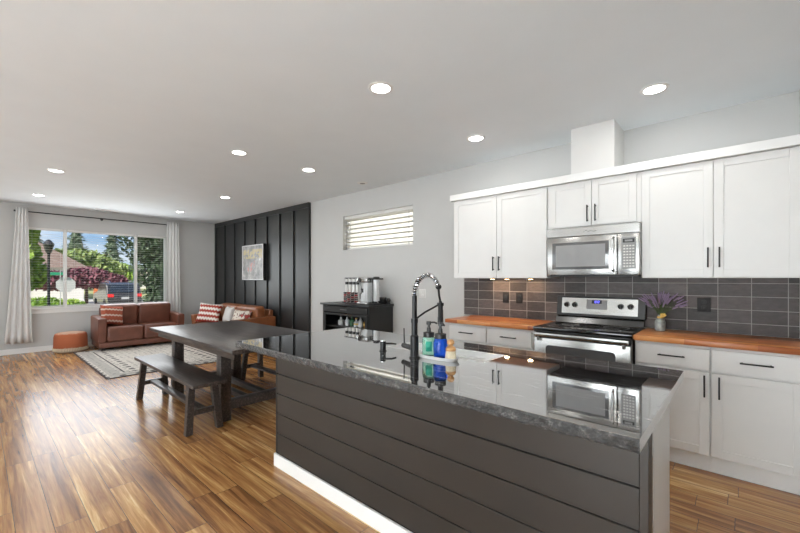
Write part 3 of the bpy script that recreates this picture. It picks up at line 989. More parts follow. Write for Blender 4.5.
SX0, SX1, SY0, SY1 = -2.56, -.203, 1.17, 2.185
SKX0, SKX1, SKY0, SKY1 = -1.68, -.975, 1.715, 1.972
sl = thing('island_countertop', 'polished black granite slab on the island, veined, with rough front edge', 'countertop', (-1.37, 1.8, .876))
s_ = slab(SX0 - ox, SX1 - ox, SY0 + .006 - oy, SY1 - oy, 0, .038, SKX0 - ox, SKX1 - ox, SKY0 - oy, SKY1 - oy).build('slab', M['granite'], sl, smooth=False)
# rough chiselled front edge
bm = bmesh.new()
NX, NZ = 320, 6
rnd = random.Random(11)
ph = [rnd.uniform(0, 6) for _ in range(6)]
g = []
for i in range(NX + 1):
    x = SX0 - ox + (SX1 - SX0) * i / NX
    row = []
    for k in range(NZ + 1):
        t_ = k / NZ
        d_ = .003 * math.sin(x * 31 + ph[0] + 2 * t_) + .002 * math.sin(x * 83 + ph[1] + 5 * t_) + rnd.uniform(-.0013, .0013)
        inset = .004 if k in (0,) else 0
        row.append(bm.verts.new((x, SY0 + .0065 - oy - (0 if k == NZ else .004 + abs(d_)) + inset, .038 * t_ - (.0 if k else .002 * abs(math.sin(x * 47))))))
    g.append(row)
for i in range(NX):
    for k in range(NZ):
        bm.faces.new((g[i][k], g[i + 1][k], g[i + 1][k + 1], g[i][k + 1]))
bk = [[bm.verts.new((r[0].co.x, SY0 + .0062 - oy, z)) for z in (0, .0378)] for r in g]
for i in range(NX):
    bm.faces.new((bk[i][0], bk[i][1], bk[i + 1][1], bk[i + 1][0]))
m_ = MB(); m_.bm.free(); m_.bm = bm
m_.build('chiselled_edge', M['gedge'], sl, smooth=False)

# sink
sk = thing('kitchen_sink', 'white undermount sink set in the granite island', 'sink', ((SKX0 + SKX1) / 2, (SKY0 + SKY1) / 2, .64))
a, b_ = (SKX1 - SKX0) / 2 - .001, (SKY1 - SKY0) / 2 - .001
mb = MB()
th = .016
mb.box(-a, a, -b_, b_, .012, .024)
mb.box(-a, a, b_ - th, b_, .024, .2735); mb.box(-a, a, -b_, -b_ + th, .024, .2735)
mb.box(-a, -a + th, -b_ + th, b_ - th, .024, .2735); mb.box(a - th, a, -b_ + th, b_ - th, .024, .2735)
mb.build('basin', M['porcelain'], sk, bevel=.003)
MB().cyl((0, 0, .0242), (0, 0, .027), .045, n=24).build('drain', M['chrome'], sk)

# faucet
fc = thing('kitchen_faucet', 'matte black spring pull-down faucet standing at the island sink', 'faucet', (-1.31, 1.57, .914))
MB().lathe([(.028, 0), (.028, .006), (.0225, .008), (.0225, .118), (.019, .122), (.0165, .125), (.0165, .20)], n=24).build('base', M['blackmetal'], fc)
MB().cyl((0, 0, .19), (0, 0, .335), .0135, n=20).build('riser', M['blackmetal'], fc)
arc = []
R_, yc_, zc_ = .113, .113, .335
for k in range(33):
    th_ = PI - PI * .87 * k / 32
    arc.append(Vector((0, yc_ + R_ * math.cos(th_), zc_ + R_ * math.sin(th_) * .98)))
ho = MB().tube(arc, .0085, n=12).build('spring_hose', M['blackmetal'], fc)
coil = []
L_ = len(arc) - 1
turns = 22
for k in range(turns * 12 + 1):
    s = k / (turns * 12) * L_
    i = min(int(s), L_ - 1); f = s - i
    p = arc[i].lerp(arc[i + 1], f)
    t_ = (arc[i + 1] - arc[i]).normalized()
    n_ = Vector((1, 0, 0)); b2 = t_.cross(n_)
    an = 2 * PI * k / 12
    coil.append(p + (n_ * math.cos(an) + b2 * math.sin(an)) * .0125)
MB().tube(coil, .0026, n=6).build('spring_coil', M['chrome'], ho)
e_ = arc[-1]
MB().sphere(e_, .018, (1, 1, .9), 16, 10).build('hose_joint', M['blackmetal'], fc)
MB().tube([e_, (0, e_.y + .006, e_.z - .05), (0, .236, .29)], .0065).build('lower_hose', M['blackmetal'], fc)
sh = MB().lathe([(.012, 0), (.0165, .004), (.0165, .045), (.0145, .05), (.0145, .12), (.011, .128), (.009, .14)], (0, .236, .155), n=20).build('spray_head', M['blackmetal'], fc)
B(-.006, .006, .249, .257, .20, .245, bev=.002).build('spray_button', M['blackmetal'], sh)
mb = MB(); mb.tube([(0, 0, .205), (0, .09, .24), (0, .236, .28)], .0055); mb.lathe([(.020, 0), (.020, .018)], (0, .236, .268), n=20); mb.lathe([(.019, 0), (.019, .022)], (0, 0, .19), n=20)
mb.build('support_arm', M['blackmetal'], fc)
mb = MB(); mb.cyl((-.015, .005, .048), (-.125, .052, .048), .0145, n=18)
vv = mb.build('valve_body', M['blackmetal'], fc)
MB().cyl((-.115, .048, .055), (-.121, .052, .145), .0042, .0036, n=10).build('lever', M['blackmetal'], vv)

# soap spout button on the slab
ds = thing('soap_dispenser', 'short black built-in soap dispenser left of the faucet with thin spout', 'dispenser', (-1.575, 1.598, .914))
MB().lathe([(.022, 0), (.022, .004), (.0175, .006), (.0175, .056), (.0165, .058)], n=22).build('body', M['blackmetal'], ds)
MB().cyl((0, 0, .058), (0, 0, .063), .0165, n=22).build('cap', M['chrome'], ds)
MB().tube([(0, 0, .045), (.04, .03, .045), (.055, .055, .040)], .0055).build('spout', M['blackmetal'], ds)

# tray with bottles
tr = MB()
pts = [(.135 * (abs(math.cos(a)) ** .6) * (1 if math.cos(a) >= 0 else -1), .050 * (abs(math.sin(a)) ** .8) * (1 if math.sin(a) >= 0 else -1)) for a in [2 * PI * k / 48 for k in range(48)]]
def ring(mb, s, z):
    return [mb.bm.verts.new((p[0] * s, p[1] * s, z)) for p in pts]
r0, r1, r2, r3 = ring(tr, .9, 0), ring(tr, 1., .018), ring(tr, .975, .018), ring(tr, .90, .008)
for A_, B_ in ((r0, r1), (r1, r2), (r2, r3)):
    for k in range(48):
        tr.bm.faces.new((A_[k], A_[(k + 1) % 48], B_[(k + 1) % 48], B_[k]))
tr.bm.faces.new(list(reversed(r0))); tr.bm.faces.new(r3)
t_o = tr.build('soap_tray', M['porcelain'], loc=(-1.215, 1.642, .9145))
tag(t_o, 'white oval ceramic tray beside the faucet holding two soap bottles', 'tray')
def soap(label, x, y, liq, lab, rz):
    o = thing('soap_bottle', label, 'bottle', (x, y, .9228), rz, group='soap bottles on the tray')
    MB().lathe([(.028, 0), (.034, .003), (.036, .012), (.036, .085), (.032, .100), (.026, .106)], n=28).build('bottle', M[liq], o)
    lb = MB()
    n = 10
    for k in range(n):
        a0, a1 = -PI / 2 - .4 + .95 * k / n, -PI / 2 - .4 + .95 * (k + 1) / n
        q = [(.0364 * math.cos(a0), .0364 * math.sin(a0)), (.0364 * math.cos(a1), .0364 * math.sin(a1))]
        v_ = [lb.bm.verts.new((q[0][0], q[0][1], .028)), lb.bm.verts.new((q[1][0], q[1][1], .028)), lb.bm.verts.new((q[1][0], q[1][1], .082)), lb.bm.verts.new((q[0][0], q[0][1], .082))]
        lb.bm.faces.new(v_)
    bmesh.ops.remove_doubles(lb.bm, verts=lb.bm.verts, dist=1e-5)
    lo = lb.build('label', M[lab], o)
    so = lo.modifiers.new('thickness', 'SOLIDIFY'); so.thickness = .0005; so.offset = 1
    MB().lathe([(.030, .101), (.030, .126), (.012, .130), (.0105, .152), (.007, .153), (.007, .170)], n=24).build('collar', M['blackplastic'], o)
    mb = MB(); mb.cyl((0, 0, .168), (0, 0, .186), .013, n=18); mb.tube([(0, 0, .180), (.030, 0, .181), (.045, 0, .174)], .005)
    mb.build('pump', M['blackplastic'], o)
    return o
soap('green liquid soap bottle with black pump on the white tray', -1.268, 1.641, 'greenliq', 'greenlab', .6)
soap('blue liquid soap bottle with black pump on the white tray', -1.190, 1.641, 'blueliq', 'bluelab', -.5)
br = thing('dish_brush', 'round wooden dish brush with cream bristles on the white tray', 'brush', (-1.128, 1.646, .9228))
MB().lathe([(.024, 0), (.029, .004), (.026, .040), (.024, .043)], n=24).build('bristles', M['bristle'], br)
MB().lathe([(.026, .043), (.027, .052), (.022, .062), (.011, .068), (.012, .073), (.019, .080), (.019, .092), (.010, .101)], n=24).build('wooden_grip', M['bamboo'], br)

# ------------------------------------------------------------------ dining table and benches
tb = thing('dining_table', 'dark espresso wooden trestle dining table behind the island', 'table', (-4.15, 1.90, 0))
B(-1.10, 1.10, -.53, .53, .722, .760, bev=.004).build('tabletop', M['dwood'], tb)
B(-1.03, .98, -.46, -.435, .655, .7215).build('apron', M['dwood'], tb)
B(-1.03, .98, .435, .46, .655, .7215).build('apron', M['dwood'], tb)
for x in (-.74, .50):
    tr_ = B(x - .045, x + .045, -.40, .40, .10, .185, bev=.004).build('foot_rail', M['dwood'], tb)
    B(x - .05, x + .05, -.4345, .4345, .655, .7215).build('head_rail', M['dwood'], tb)
    for y in (-.34, .34):
        B(x - .050, x + .050, y - .050, y + .050, 0, .6545, bev=.004).build('leg', M['dwood'], tb)
for y in (-.10, .10):
    B(-.689, .449, y - .035, y + .035, .13, .175, bev=.003).build('stretcher', M['dwood'], tb)

def bench():
    b0 = thing('dining_bench', 'x', 'bench', (0, 0, 0), group='benches at the dining table')
    B(-.88, .88, -.145, .145, .420, .452, bev=.004).build('seat', M['dwood'], b0)
    for sx in (-1, 1):
        for sy in (-1, 1):
            mb = MB()
            w_ = .028
            X_, x_ = sx * .735, sx * .695
            Y0_, Y1_ = sy * .130, sy * .095
            vs0 = [mb.bm.verts.new((X_ + a * w_, Y0_ + b_ * w_, 0)) for a, b_ in ((-1, -1), (1, -1), (1, 1), (-1, 1))]
            vs1 = [mb.bm.verts.new((x_ + a * w_, Y1_ + b_ * w_, .4195)) for a, b_ in ((-1, -1), (1, -1), (1, 1), (-1, 1))]
            for k in range(4):
                mb.bm.faces.new((vs0[k], vs0[(k + 1) % 4], vs1[(k + 1) % 4], vs1[k]))
            mb.bm.faces.new(list(reversed(vs0))); mb.bm.faces.new(vs1)
            mb.build('leg', M['dwood'], b0, bevel=.003)
        B(sx * .718 - .018, sx * .718 + .018, -.112, .112, .155, .20).build('cross_rail', M['dwood'], b0)
    B(-.70, .70, -.035, .035, .165, .195, bev=.002).build('stretcher', M['dwood'], b0)
    return b0
b1 = bench(); b1.location = (-4.26, 1.335, 0); b1['label'] = 'dark wooden bench on the near side of the dining table'
b2 = copy_tree(b1); b2.location = (-4.16, 2.46, 0); b2['label'] = 'dark wooden bench on the far side of the dining table, partly hidden'

# ------------------------------------------------------------------ rug, ottoman
rg_ = B(-1.34, 1.34, -.92, .92, 0, .010, bev=.003).build('area_rug', M['rug'], loc=(-7.62, 2.065, .0005))
tag(rg_, 'cream and black patterned area rug in front of the sofas', 'rug')
ot = thing('ottoman', 'round rust-coloured floor pouf with fringe under the window', 'ottoman', (-9.22, 1.15, 0))
MB().lathe([(.20, 0), (.235, .02), (.245, .08), (.24, .28), (.225, .33), (.19, .352), (.08, .366), (.01, .368)], n=40).build('cushion', M['pouf'], ot)
mb = MB()
for k in range(70):
    a = 2 * PI * k / 70
    mb.cyl((.248 * math.cos(a), .248 * math.sin(a), .085), (.252 * math.cos(a + .02), .252 * math.sin(a + .02), .035), .006, .004, n=5)
mb.build('fringe', M['bristle'], ot)

# ------------------------------------------------------------------ sofas
def sofa(name, label, loc, rz, L_, D_, mat, arm_w=.13, arm_h=.60, back_h=.82, seat_n=2):
    """origin floor centre of back, front toward -Y local"""
    s = thing(name, label, 'sofa', loc, rz)
    h = L_ / 2
    ins = h - arm_w
    B(-h + .02, h - .02, -D_ + .03, -.02, .05, .15, bev=.012).build('base', M[mat], s)
    for sx in (-1, 1):
        a0, a1 = (ins, h) if sx > 0 else (-h, -ins)
        mb = MB()
        pr = [(-D_ + .02, .151), (-.03, .151), (-.03, arm_h + .02), (-D_ * .5, arm_h + .01), (-D_ - .02, arm_h - .005), (-D_ - .005, arm_h - .2)]
        mb.prism(pr, 'x', a0, a1)
        mb.build('armrest', M[mat], s, bevel=.022)
    # back frame
    mb = MB(); mb.prism([(-.16, .151), (-.02, .151), (-.0, back_h - .07), (-.08, back_h - .05)], 'x', -ins + .001, ins - .001)
    mb.build('back_frame', M[mat], s, bevel=.02)
    w_ = 2 * ins / seat_n
    for k in range(seat_n):
        x0 = -ins + k * w_ + .004; x1 = x0 + w_ - .008
        B(x0, x1, -D_ + .0, -.18, .153, .43, bev=.045, seg=4).build('seat_cushion', M[mat], s, angle=1.2)
        mb = MB()
        mb.box(x0, x1, -.095, .095, -.23, .23, bev=.05, seg=4, m=Matrix.Translation((0, -.235, .60 + (back_h - .82))) @ Matrix.Rotation(.16, 4, 'X'))
        mb.build('back_cushion', M[mat], s, angle=1.2)
    for sx in (-1, 1):
        for y in (-D_ + .09, -.09):
            B(sx * (h - .09) - .03, sx * (h - .09) + .03, y - .03, y + .03, .0, .0495).build('foot', M['foot'], s)
    return s
sofa('leather_sofa', 'brown leather two-seat sofa under the window, facing the table', (-9.42, 2.18, .0105), PI / 2, 1.44, .73, 'leather')
sofa('leather_loveseat', 'tan leather sofa set along the black panelled wall', (-7.63, 3.865, 0.0), 0, 1.94, .86, 'leather2', .15, .60, .80)

def cushion(label, loc, rot, w_, h_, t_, mat, group=None, name='throw_pillow'):
    o = MB().pillow(w_, h_, t_).build(name, M[mat], angle=1.5)
    o.location = loc
    o.rotation_euler = rot
    tag(o, label, 'pillow', group)
    return o
cushion('rust and cream patterned pillow leaning on the left arm of the window sofa', (-8.98, 1.72, .64), (-.28, .14, PI / 2 + .25), .40, .38, .15, 'kilim')
cushion('red and white ruffled pillow at the left end of the sofa by the black wall', (-8.31, 3.25, .62), (-.35, .1, .75), .48, .42, .16, 'ruffle')
cushion('plain pale grey pillow on the sofa by the black wall', (-7.86, 3.47, .60), (-.3, .0, .1), .34, .34, .13, 'palecushion')
cushion('cream printed lumbar pillow with dark and red marks on the sofa by the black wall', (-7.22, 3.42, .585), (-.3, .0, .12), .56, .30, .13, 'creamprint')

# ------------------------------------------------------------------ curtains
def curtain(label, y0, y1, yb0, yb1, z0, z1, folds):
    mb = MB()
    n = folds * 8
    m_n = 18
    g = []
    for j in range(m_n + 1):
        v = j / m_n
        row = []
        for i in range(n + 1):
            u = i / n
            yt = y0 + (y1 - y0) * u; yb = yb0 + (yb1 - yb0) * u
            y = yb + (yt - yb) * v ** .8
            amp = .020 + .016 * (1 - v)
            x = amp * math.sin(2 * PI * folds * u + .7 * math.sin(3 * v))
            row.append(mb.bm.verts.new((x, y, z0 + (z1 - z0) * v + (.006 * math.sin(17 * u) if j == 0 else 0))))
        g.append(row)
    for j in range(m_n):
        for i in range(n):
            mb.bm.faces.new((g[j][i], g[j][i + 1], g[j + 1][i + 1], g[j + 1][i]))
    o = mb.build('curtain', M['curtain'], loc=(XW + .125, 0, 0), angle=3)
    so = o.modifiers.new('thickness', 'SOLIDIFY'); so.thickness = .003
    return tag(o, label, 'curtain', 'window curtains')
curtain('long white curtain hanging at the left side of the big window', .45, .60, .30, .66, .20, 2.60, 4)
curtain('white curtain at the right side of the big window, behind the sofa arm', 2.80, 3.04, 2.78, 3.09, .14, 2.60, 4)
rd = thing('curtain_rod', 'thin black curtain rod above the big window', 'curtain rod', (XW, 1.65, 2.54))
MB().cyl((.095, -1.20, 0), (.095, 1.36, 0), .010, n=18).build('rod', M['blackmetal'], rd)
for y in (-1.21, 1.37):
    MB().cyl((.095, y - .02, 0), (.095, y + .02, 0), .016, n=14).build('finial', M['blackmetal'], rd)
for y in (-1.15, .02, 1.20):
    mb = MB(); mb.cyl((.0005, y, -.012), (.095, y, -.012), .006, n=10); mb.cyl((.0005, y, -.012), (.006, y, -.012), .022, n=16); mb.cyl((.095, y, -.022), (.095, y, -.008), .012, n=10)
    mb.build('bracket', M['blackmetal'], rd)

# ------------------------------------------------------------------ artwork
ar = thing('framed_artwork', 'colourful street-scene canvas print in a deep black frame on the black wall', 'picture', (-7.56, YB - .045, 1.305))
B(-.455, .455, -.055, 0, 0, .745).build('frame', M['blackmetal'], ar, bevel=.002)
c_ = B(-.445, .44, -.004, .004, -.362, .362).build('print', M['art'] if 'art' in M else art_mat(), ar)
c_.location = (0, -.062, .372)

# ------------------------------------------------------------------ bar cabinet with coffee things
BX0, BX1, BY0, BZ = -4.66, -3.65, 3.45, .985
bc = thing('bar_cabinet', 'black bar cabinet with bottles behind its open front, by the wall', 'cabinet', ((BX0 + BX1) / 2, YB - .016, 0))
h = (BX1 - BX0) / 2
D_ = YB - .016 - BY0
B(-h - .03, h + .02, -D_ - .03, 0, BZ - .028, BZ, bev=.005).build('top', M['blackpanel'], bc)
B(h - .025, h, -D_, 0, .05, BZ - .0285).build('side_panel', M['blackpanel'], bc, bevel=.002)
B(-h, -h + .025, -D_, 0, .05, BZ - .0285).build('side_panel', M['blackpanel'], bc, bevel=.002)
B(-h + .0255, h - .0255, -.012, 0, .05, BZ - .0285).build('back_panel', M['blackpanel'], bc)
B(-h + .0255, h - .0255, -D_ + .01, -.0125, .05, .075).build('bottom', M['blackpanel'], bc)
B(-h + .0255, h - .0255, -D_ + .03, -.0125, .64, .658).build('shelf', M['blackpanel'], bc)
dr = B(-h + .03, h - .03, -D_ - .012, -D_ + .012, BZ - .125, BZ - .038).build('drawer', M['blackpanel'], bc, bevel=.003)
B(-.07, .07, -D_ - .028, -D_ - .018, BZ - .084, BZ - .076).build('handle', M['steeld'], dr)
dd = MB()
x0, x1 = -h + .028, h - .028
z0, z1, r_ = .09, BZ - .135, .05
y0, y1 = -D_ - .012, -D_ + .008
dd.box(x0, x0 + r_, y0, y1, z0, z1); dd.box(x1 - r_, x1, y0, y1, z0, z1)
dd.box(x0 + r_, x1 - r_, y0, y1, z0, z0 + r_); dd.box(x0 + r_, x1 - r_, y0, y1, z1 - .03, z1)
dd = dd.build('door', M['blackpanel'], bc, bevel=.002)
for sx in (-1, 1):
    for y in (-D_ + .03, -.03):
        B(sx * (h - .03) - .02, sx * (h - .03) + .02, y - .02, y + .02, 0, .0495).build('foot', M['blackpanel'], bc)
kinds = [('clear glass decanter', 'glass', 'blackplastic'), ('clear liquor bottle', 'glass', 'chrome'), ('green glass bottle', 'greenbot', 'blackplastic'), ('clear bottle with amber label', 'glass', 'ribbon'), ('tall clear bottle', 'glass', 'whiteplastic'), ('amber whisky bottle', 'amberbot', 'blackplastic')]
M['greenbot'] = plain('green_bottle_glass', (.05, .16, .08), .1, spec=.8)
M['amberbot'] = plain('amber_bottle_glass', (.35, .16, .03), .1, spec=.8)
M['frost'] = plain('clear_bottle_glass', (.62, .64, .65), .1, spec=.8)
for i, (lb_, mt, cap) in enumerate(kinds):
    x = (-4.42, -4.28, -4.17, -4.08, -3.99, -3.88)[i]
    o = thing('liquor_bottle', lb_ + ' standing inside the black bar cabinet, ' + ('leftmost', 'second from the left', 'third from the left', 'fourth from the left', 'second from the right', 'rightmost')[i], 'bottle', (x, 3.60, .6585), group='bottles in the bar cabinet')
    rr = (.045, .035, .034, .038, .033, .036)[i]
    hh = (.11, .125, .135, .10, .14, .12)[i]
    MB().lathe([(rr * .8, 0), (rr, .006), (rr, hh * .62), (rr * .35, hh * .8), (rr * .3, hh * 1.05)], n=18).build('bottle', M['frost' if mt == 'glass' else mt], o)
    MB().cyl((0, 0, hh * 1.05 + .0003), (0, 0, hh * 1.05 + .02), rr * .38, n=12).build('stopper', M[cap], o)
    if i in (3, 5):
        MB().lathe([(rr + .0006, .03), (rr + .0006, hh * .5)], n=18, close=False).build('label', M['ribbon'], o)

# coffee pod rack: wire stand with four tubes of pods
pr = thing('pod_rack', 'black wire rack holding four white tubes of coffee pods on the bar cabinet', 'rack', (-4.235, 3.66, BZ))
mb = MB()
mb.tube([(-.17, 0, .365), (.17, 0, .365)], .006); mb.box(-.17, .17, -.05, .05, 0, .008)
for x in (-.165, .165):
    mb.tube([(x, .03, .005), (x, .03, .20), (x, 0, .365)], .004)
mb.build('frame', M['blackmetal'], pr)
M['podred'] = plain('dark_red_pods', (.30, .03, .03), .4)
M['podbrown'] = plain('brown_pods', (.10, .045, .04), .4)
for k in range(4):
    x = -.122 + k * .080
    tbb = MB().cyl((x, 0, .0085), (x, 0, .352), .024, n=16).build('pod_tube', M['whiteplastic'], pr)
    MB().cyl((x, 0, .27), (x, 0, .31), .0252, n=16).build('tube_band', M['blackplastic'], tbb)
    MB().cyl((x, 0, .352), (x, 0, .364), .014, n=12).build('tube_cap', M['blackplastic'], tbb)
    for j in range(5):
        z = .014 + j * .030
        MB().cyl((x - .002, -.030, z), (x - .002, -.030, z + .024), .022, .027, n=14).build('pod', M[('podred', 'podbrown', 'blackplastic')[(j * 2 + k) % 3]], pr)

# drip coffee maker
cm = thing('coffee_maker', 'steel and black drip coffee maker with glass carafe on the bar cabinet', 'coffee maker', (-3.93, 3.66, BZ))
B(-.09, .11, -.10, .10, 0, .028, bev=.006).build('base', M['steel'], cm)
B(.03, .11, -.09, .09, .0285, .30, bev=.006).build('water_tank', M['frost'], cm)
B(-.10, .115, -.10, .10, .301, .375, bev=.012).build('head', M['steel'], cm)
MB().cyl((-.035, -.101, .338), (-.035, -.108, .338), .030, n=24).build('dial', M['blackplastic'], cm)
MB().lathe([(.045, .0285), (.056, .04), (.056, .12), (.040, .15), (.042, .16)], (-.03, -.01, 0), n=24).build('carafe', M['frost'], cm)
MB().lathe([(.055, .20), (.055, .215), (.045, .161)], (-.03, -.01, 0), n=24).build('filter_basket', M['blackplastic'], cm)
mb = MB(); mb.tube([(-.085, -.02, .145), (-.115, -.02, .14), (-.112, -.02, .07), (-.088, -.02, .06)], .007); mb.build('carafe_handle', M['blackplastic'], cm)
# press on a stand
ps = thing('cold_brew_tower', 'glass brewing cylinder on a tall black stand beside the coffee maker', 'coffee maker', (-3.735, 3.65, BZ))
B(-.065, .06, -.07, .07, 0, .014, bev=.004).build('base', M['blackmetal'], ps)
MB().cyl((-.055, 0, .014), (-.055, 0, .35), .010, n=12).build('post', M['blackmetal'], ps)
B(-.068, .13, -.018, .018, .342, .362, bev=.005).build('arm', M['blackmetal'], ps)
MB().lathe([(.040, .05), (.042, .055), (.042, .33), (.040, .3415)], (.012, 0, 0), n=24).build('cylinder', M['frost'], ps)
MB().lathe([(.044, .3625), (.044, .38), (.02, .385)], (.012, 0, 0), n=24).build('lid', M['blackplastic'], ps)
# canister and ball
MB_ = MB().cyl((-.05, 0, .048), (.06, 0, .048), .048, n=28)
o = MB_.build('coffee_canister', M['blackplastic'], loc=(-3.76, 3.81, BZ), bevel=.006)
tag(o, 'black round canister lying on its side at the right rear of the bar cabinet', 'canister')
kt = thing('salt_shaker', 'small black ball-topped shaker at the right corner of the bar cabinet', 'shaker', (-3.615, 3.53, BZ))
MB().lathe([(.028, 0), (.030, .006), (.018, .03)], n=20).build('base', M['blackplastic'], kt)
MB().sphere((0, 0, .055), .032, u=20, v=12).build('ball', M['blackplastic'], kt)
kt.location = (-3.668, 3.83, BZ)

# ------------------------------------------------------------------ ceiling fixtures
lights_at = [(-1.884, 1.89, 'brightest, largest recessed ceiling light above the island middle'),
             (-.463, 3.19, 'recessed ceiling light above the right wall cabinet'),
             (-1.884, 3.17, 'recessed ceiling light left of the boxed duct, over the kitchen aisle'),
             (-3.96, 1.85, 'recessed ceiling light above the dining table, nearer the camera'),
             (-3.96, 2.72, 'recessed ceiling light above the far side of the dining table'),
             (-6.31, .65, 'recessed ceiling light above the open floor left of the rug'),
             (-6.31, 2.72, 'recessed ceiling light over the rug near the black wall'),
             (-8.36, .65, 'farthest recessed ceiling light, by the left curtain'),
             (-8.34, 2.70, 'recessed ceiling light in front of the right curtain'),
             (-.463, 1.3, 'added ceiling light, out of view above the right end of the island'),  # this and the next two are out of view, added to brighten the room
             (-3.96, -.6, 'added ceiling light, unseen behind the camera on the dining side'),
             (-1.884, -.6, 'added ceiling light, unseen behind the camera on the kitchen side')]
proto = None
for x, y, lb_ in lights_at:
    if proto is None:
        proto = thing('recessed_light', lb_, 'light', (x, y, ZC), group='recessed ceiling lights')
        MB().lathe([(.082, -.0005), (.088, -.003), (.085, -.007), (.066, -.010), (.064, -.004)], n=36, close=False).build('trim_ring', M['trim'], proto)
        MB().cyl((0, 0, -.0075), (0, 0, -.0008), .0645, n=32).build('lens', M['lamp'], proto)
        l = light('lamp_glow', 'AREA', (0, 0, -.014), (0, 0, 0), 2.9, (1, .99, .96), shape='DISK', size=.12)
        l.parent = proto
        o = proto
    else:
        o = copy_tree(proto)
        o['label'] = lb_
    o.location = (x, y, ZC)
sd = thing('ceiling_speaker', 'small round dark-centred fixture on the ceiling near the high window', 'fixture', (-3.95, 3.60, ZC))
MB().lathe([(.075, 0), (.075, -.006), (.035, -.010)], n=32, close=False).build('flange', M['trim'], sd)
MB().cyl((0, 0, -.011), (0, 0, -.001), .036, n=24).build('centre', M['greyplastic'], sd)
vt = thing('ceiling_vent', 'white air vent on the ceiling above the big window', 'vent', (-9.2, 1.69, ZC))
mb = B(-.06, .06, -.18, .18, -.006, -.0003)
mb.build('frame', M['trim'], vt)
mb = MB()
for k in range(6):
    mb.box(-.048 + k * .017, -.040 + k * .017, -.165, .165, -.009, -.0062)
mb.build('louvres', M['trim'], vt)

# ------------------------------------------------------------------ outdoors
GZ = -.6
o = B(-130, XW - T - .25, -40, 60, GZ - .2, GZ).build('lawn', M['lawn'], smooth=False); tag(o, kind='structure')
o = B(-46, -22, 3.6, 30, GZ, GZ + .02).build('street', M['asphalt'], smooth=False); tag(o, kind='structure')
o = B(-21.5, -11, -3, 14, GZ, GZ + .015).build('front_lawn', M['grass2'], smooth=False); tag(o, kind='structure')

def leaves(mb, c, r, n, size, rnd, shell=.55, squash=1.):
    for _ in range(n):
        while True:
            p = Vector((rnd.uniform(-1, 1), rnd.uniform(-1, 1), rnd.uniform(-1, 1)))
            if shell < p.length < 1: break
        p = Vector((p.x * r[0], p.y * r[1], p.z * r[2] * squash)) + Vector(c)
        a = Vector((rnd.gauss(0, 1), rnd.gauss(0, 1), rnd.gauss(0, 1))).normalized()
        b_ = a.orthogonal().normalized()
        s = size * rnd.uniform(.6, 1.4)
        mb.bm.faces.new([mb.bm.verts.new(p + v) for v in (a * s, b_ * s * .6, -a * s, -b_ * s * .6)])

def tree(name, label, cat, x, y, blobs, mat, size, trunk_r, seed, n=1400):
    rnd = random.Random(seed)
    t_ = thing(name, label, cat, (x, y, GZ))
    top = min(b[0][2] for b in blobs)
    MB().tube([(0, 0, 0), (.05, 0, top * .6), (0, .05, top + .3)], [trunk_r, trunk_r * .8, trunk_r * .4]).build('trunk', M['bark'], t_)
    mb = MB()
    for c, r in blobs:
        mb.sphere(c, 1, tuple(q * .62 for q in r), 10, 7)
        leaves(mb, c, r, n, size, rnd)
    mb.build('foliage', M[mat], t_, smooth=False)
    return t_
def conifer(label, x, y, H, R__, mat, seed, n=2600, size=.22, z0=.5):
    rnd = random.Random(seed)
    t_ = thing('conifer_tree', label, 'tree', (x, y, GZ))
    MB().cyl((0, 0, 0), (0, 0, H * .95), R__ * .07, .02, n=10).build('trunk', M['bark'], t_)
    mb = MB(); mb.cyl((0, 0, z0), (0, 0, H), R__ * .6, .02, n=12)
    for _ in range(n):
        u = rnd.random() ** 1.4
        z = z0 + (H - z0) * u
        rr = R__ * (1 - u) ** .85 * (.75 + .3 * math.sin(z * 5.2 / max(H * .08, .5)))
        a = rnd.uniform(0, 2 * PI)
        q = rr * rnd.uniform(.6, 1.05)
        p = Vector((q * math.cos(a), q * math.sin(a), z - q * .25))
        d_ = Vector((math.cos(a), math.sin(a), -.35)).normalized()
        e2 = Vector((-math.sin(a), math.cos(a), rnd.uniform(-.4, .4)))
        s = size * rnd.uniform(.6, 1.5)
        mb.bm.faces.new([mb.bm.verts.new(p + v) for v in (d_ * s * 1.5, e2 * s * .5, -d_ * s, -e2 * s * .5)])
    mb.build('foliage', M[mat], t_, smooth=False)
    return t_
tree('leafy_tree', 'bright green leafy tree outside beside the left curtain', 'tree', -28.6, 1.15, [((0, 0, 3.0), (1.9, 1.25, 1.6)), ((.2, .2, 4.6), (1.5, .9, 1.3)), ((0, .5, 2.2), (1.2, 1.0, .9))], 'green1', .17, .18, 1)
tree('plum_tree', 'purple-leaved tree outside behind the white octagonal sign', 'tree', -37.5, 5.6, [((0, 0, 2.0), (1.6, 1.7, .8)), ((0, 1.3, 1.75), (1.4, 1.3, .6)), ((0, -2.0, 1.8), (1.3, 1.5, .7))], 'purple', .17, .12, 2)
tree('leafy_tree', 'light green spreading tree outside above the purple tree', 'tree', -56.0, 7.4, [((0, 0, 3.6), (3, 3.6, 1.7)), ((0, 2.4, 2.8), (2.5, 2.4, 1.3)), ((0, -2.6, 3.6), (2.5, 2.2, 1.5))], 'green2', .3, .25, 3, 1500)
tree('leafy_tree', 'yellow-green bushy tree outside just left of the parked car', 'tree', -64, 12.4, [((0, 0, 2.8), (2.3, 2.6, 1.4)), ((0, 1.6, 2.2), (2, 1.5, 1.1))], 'green1', .3, .2, 4, 1200)
conifer('tall grey-green conifer outside, right one of the two close together behind the light green tree', -74, 14.2, 10.5, 2.9, 'green4', 5)
conifer('tall grey-green conifer outside, left one of the two close together behind the light green tree', -82, 10.9, 12.6, 3.4, 'green4', 6)
conifer('distant grey-green conifer outside left of the first window mullion', -89, 6.6, 10.6, 3.6, 'green4', 8)
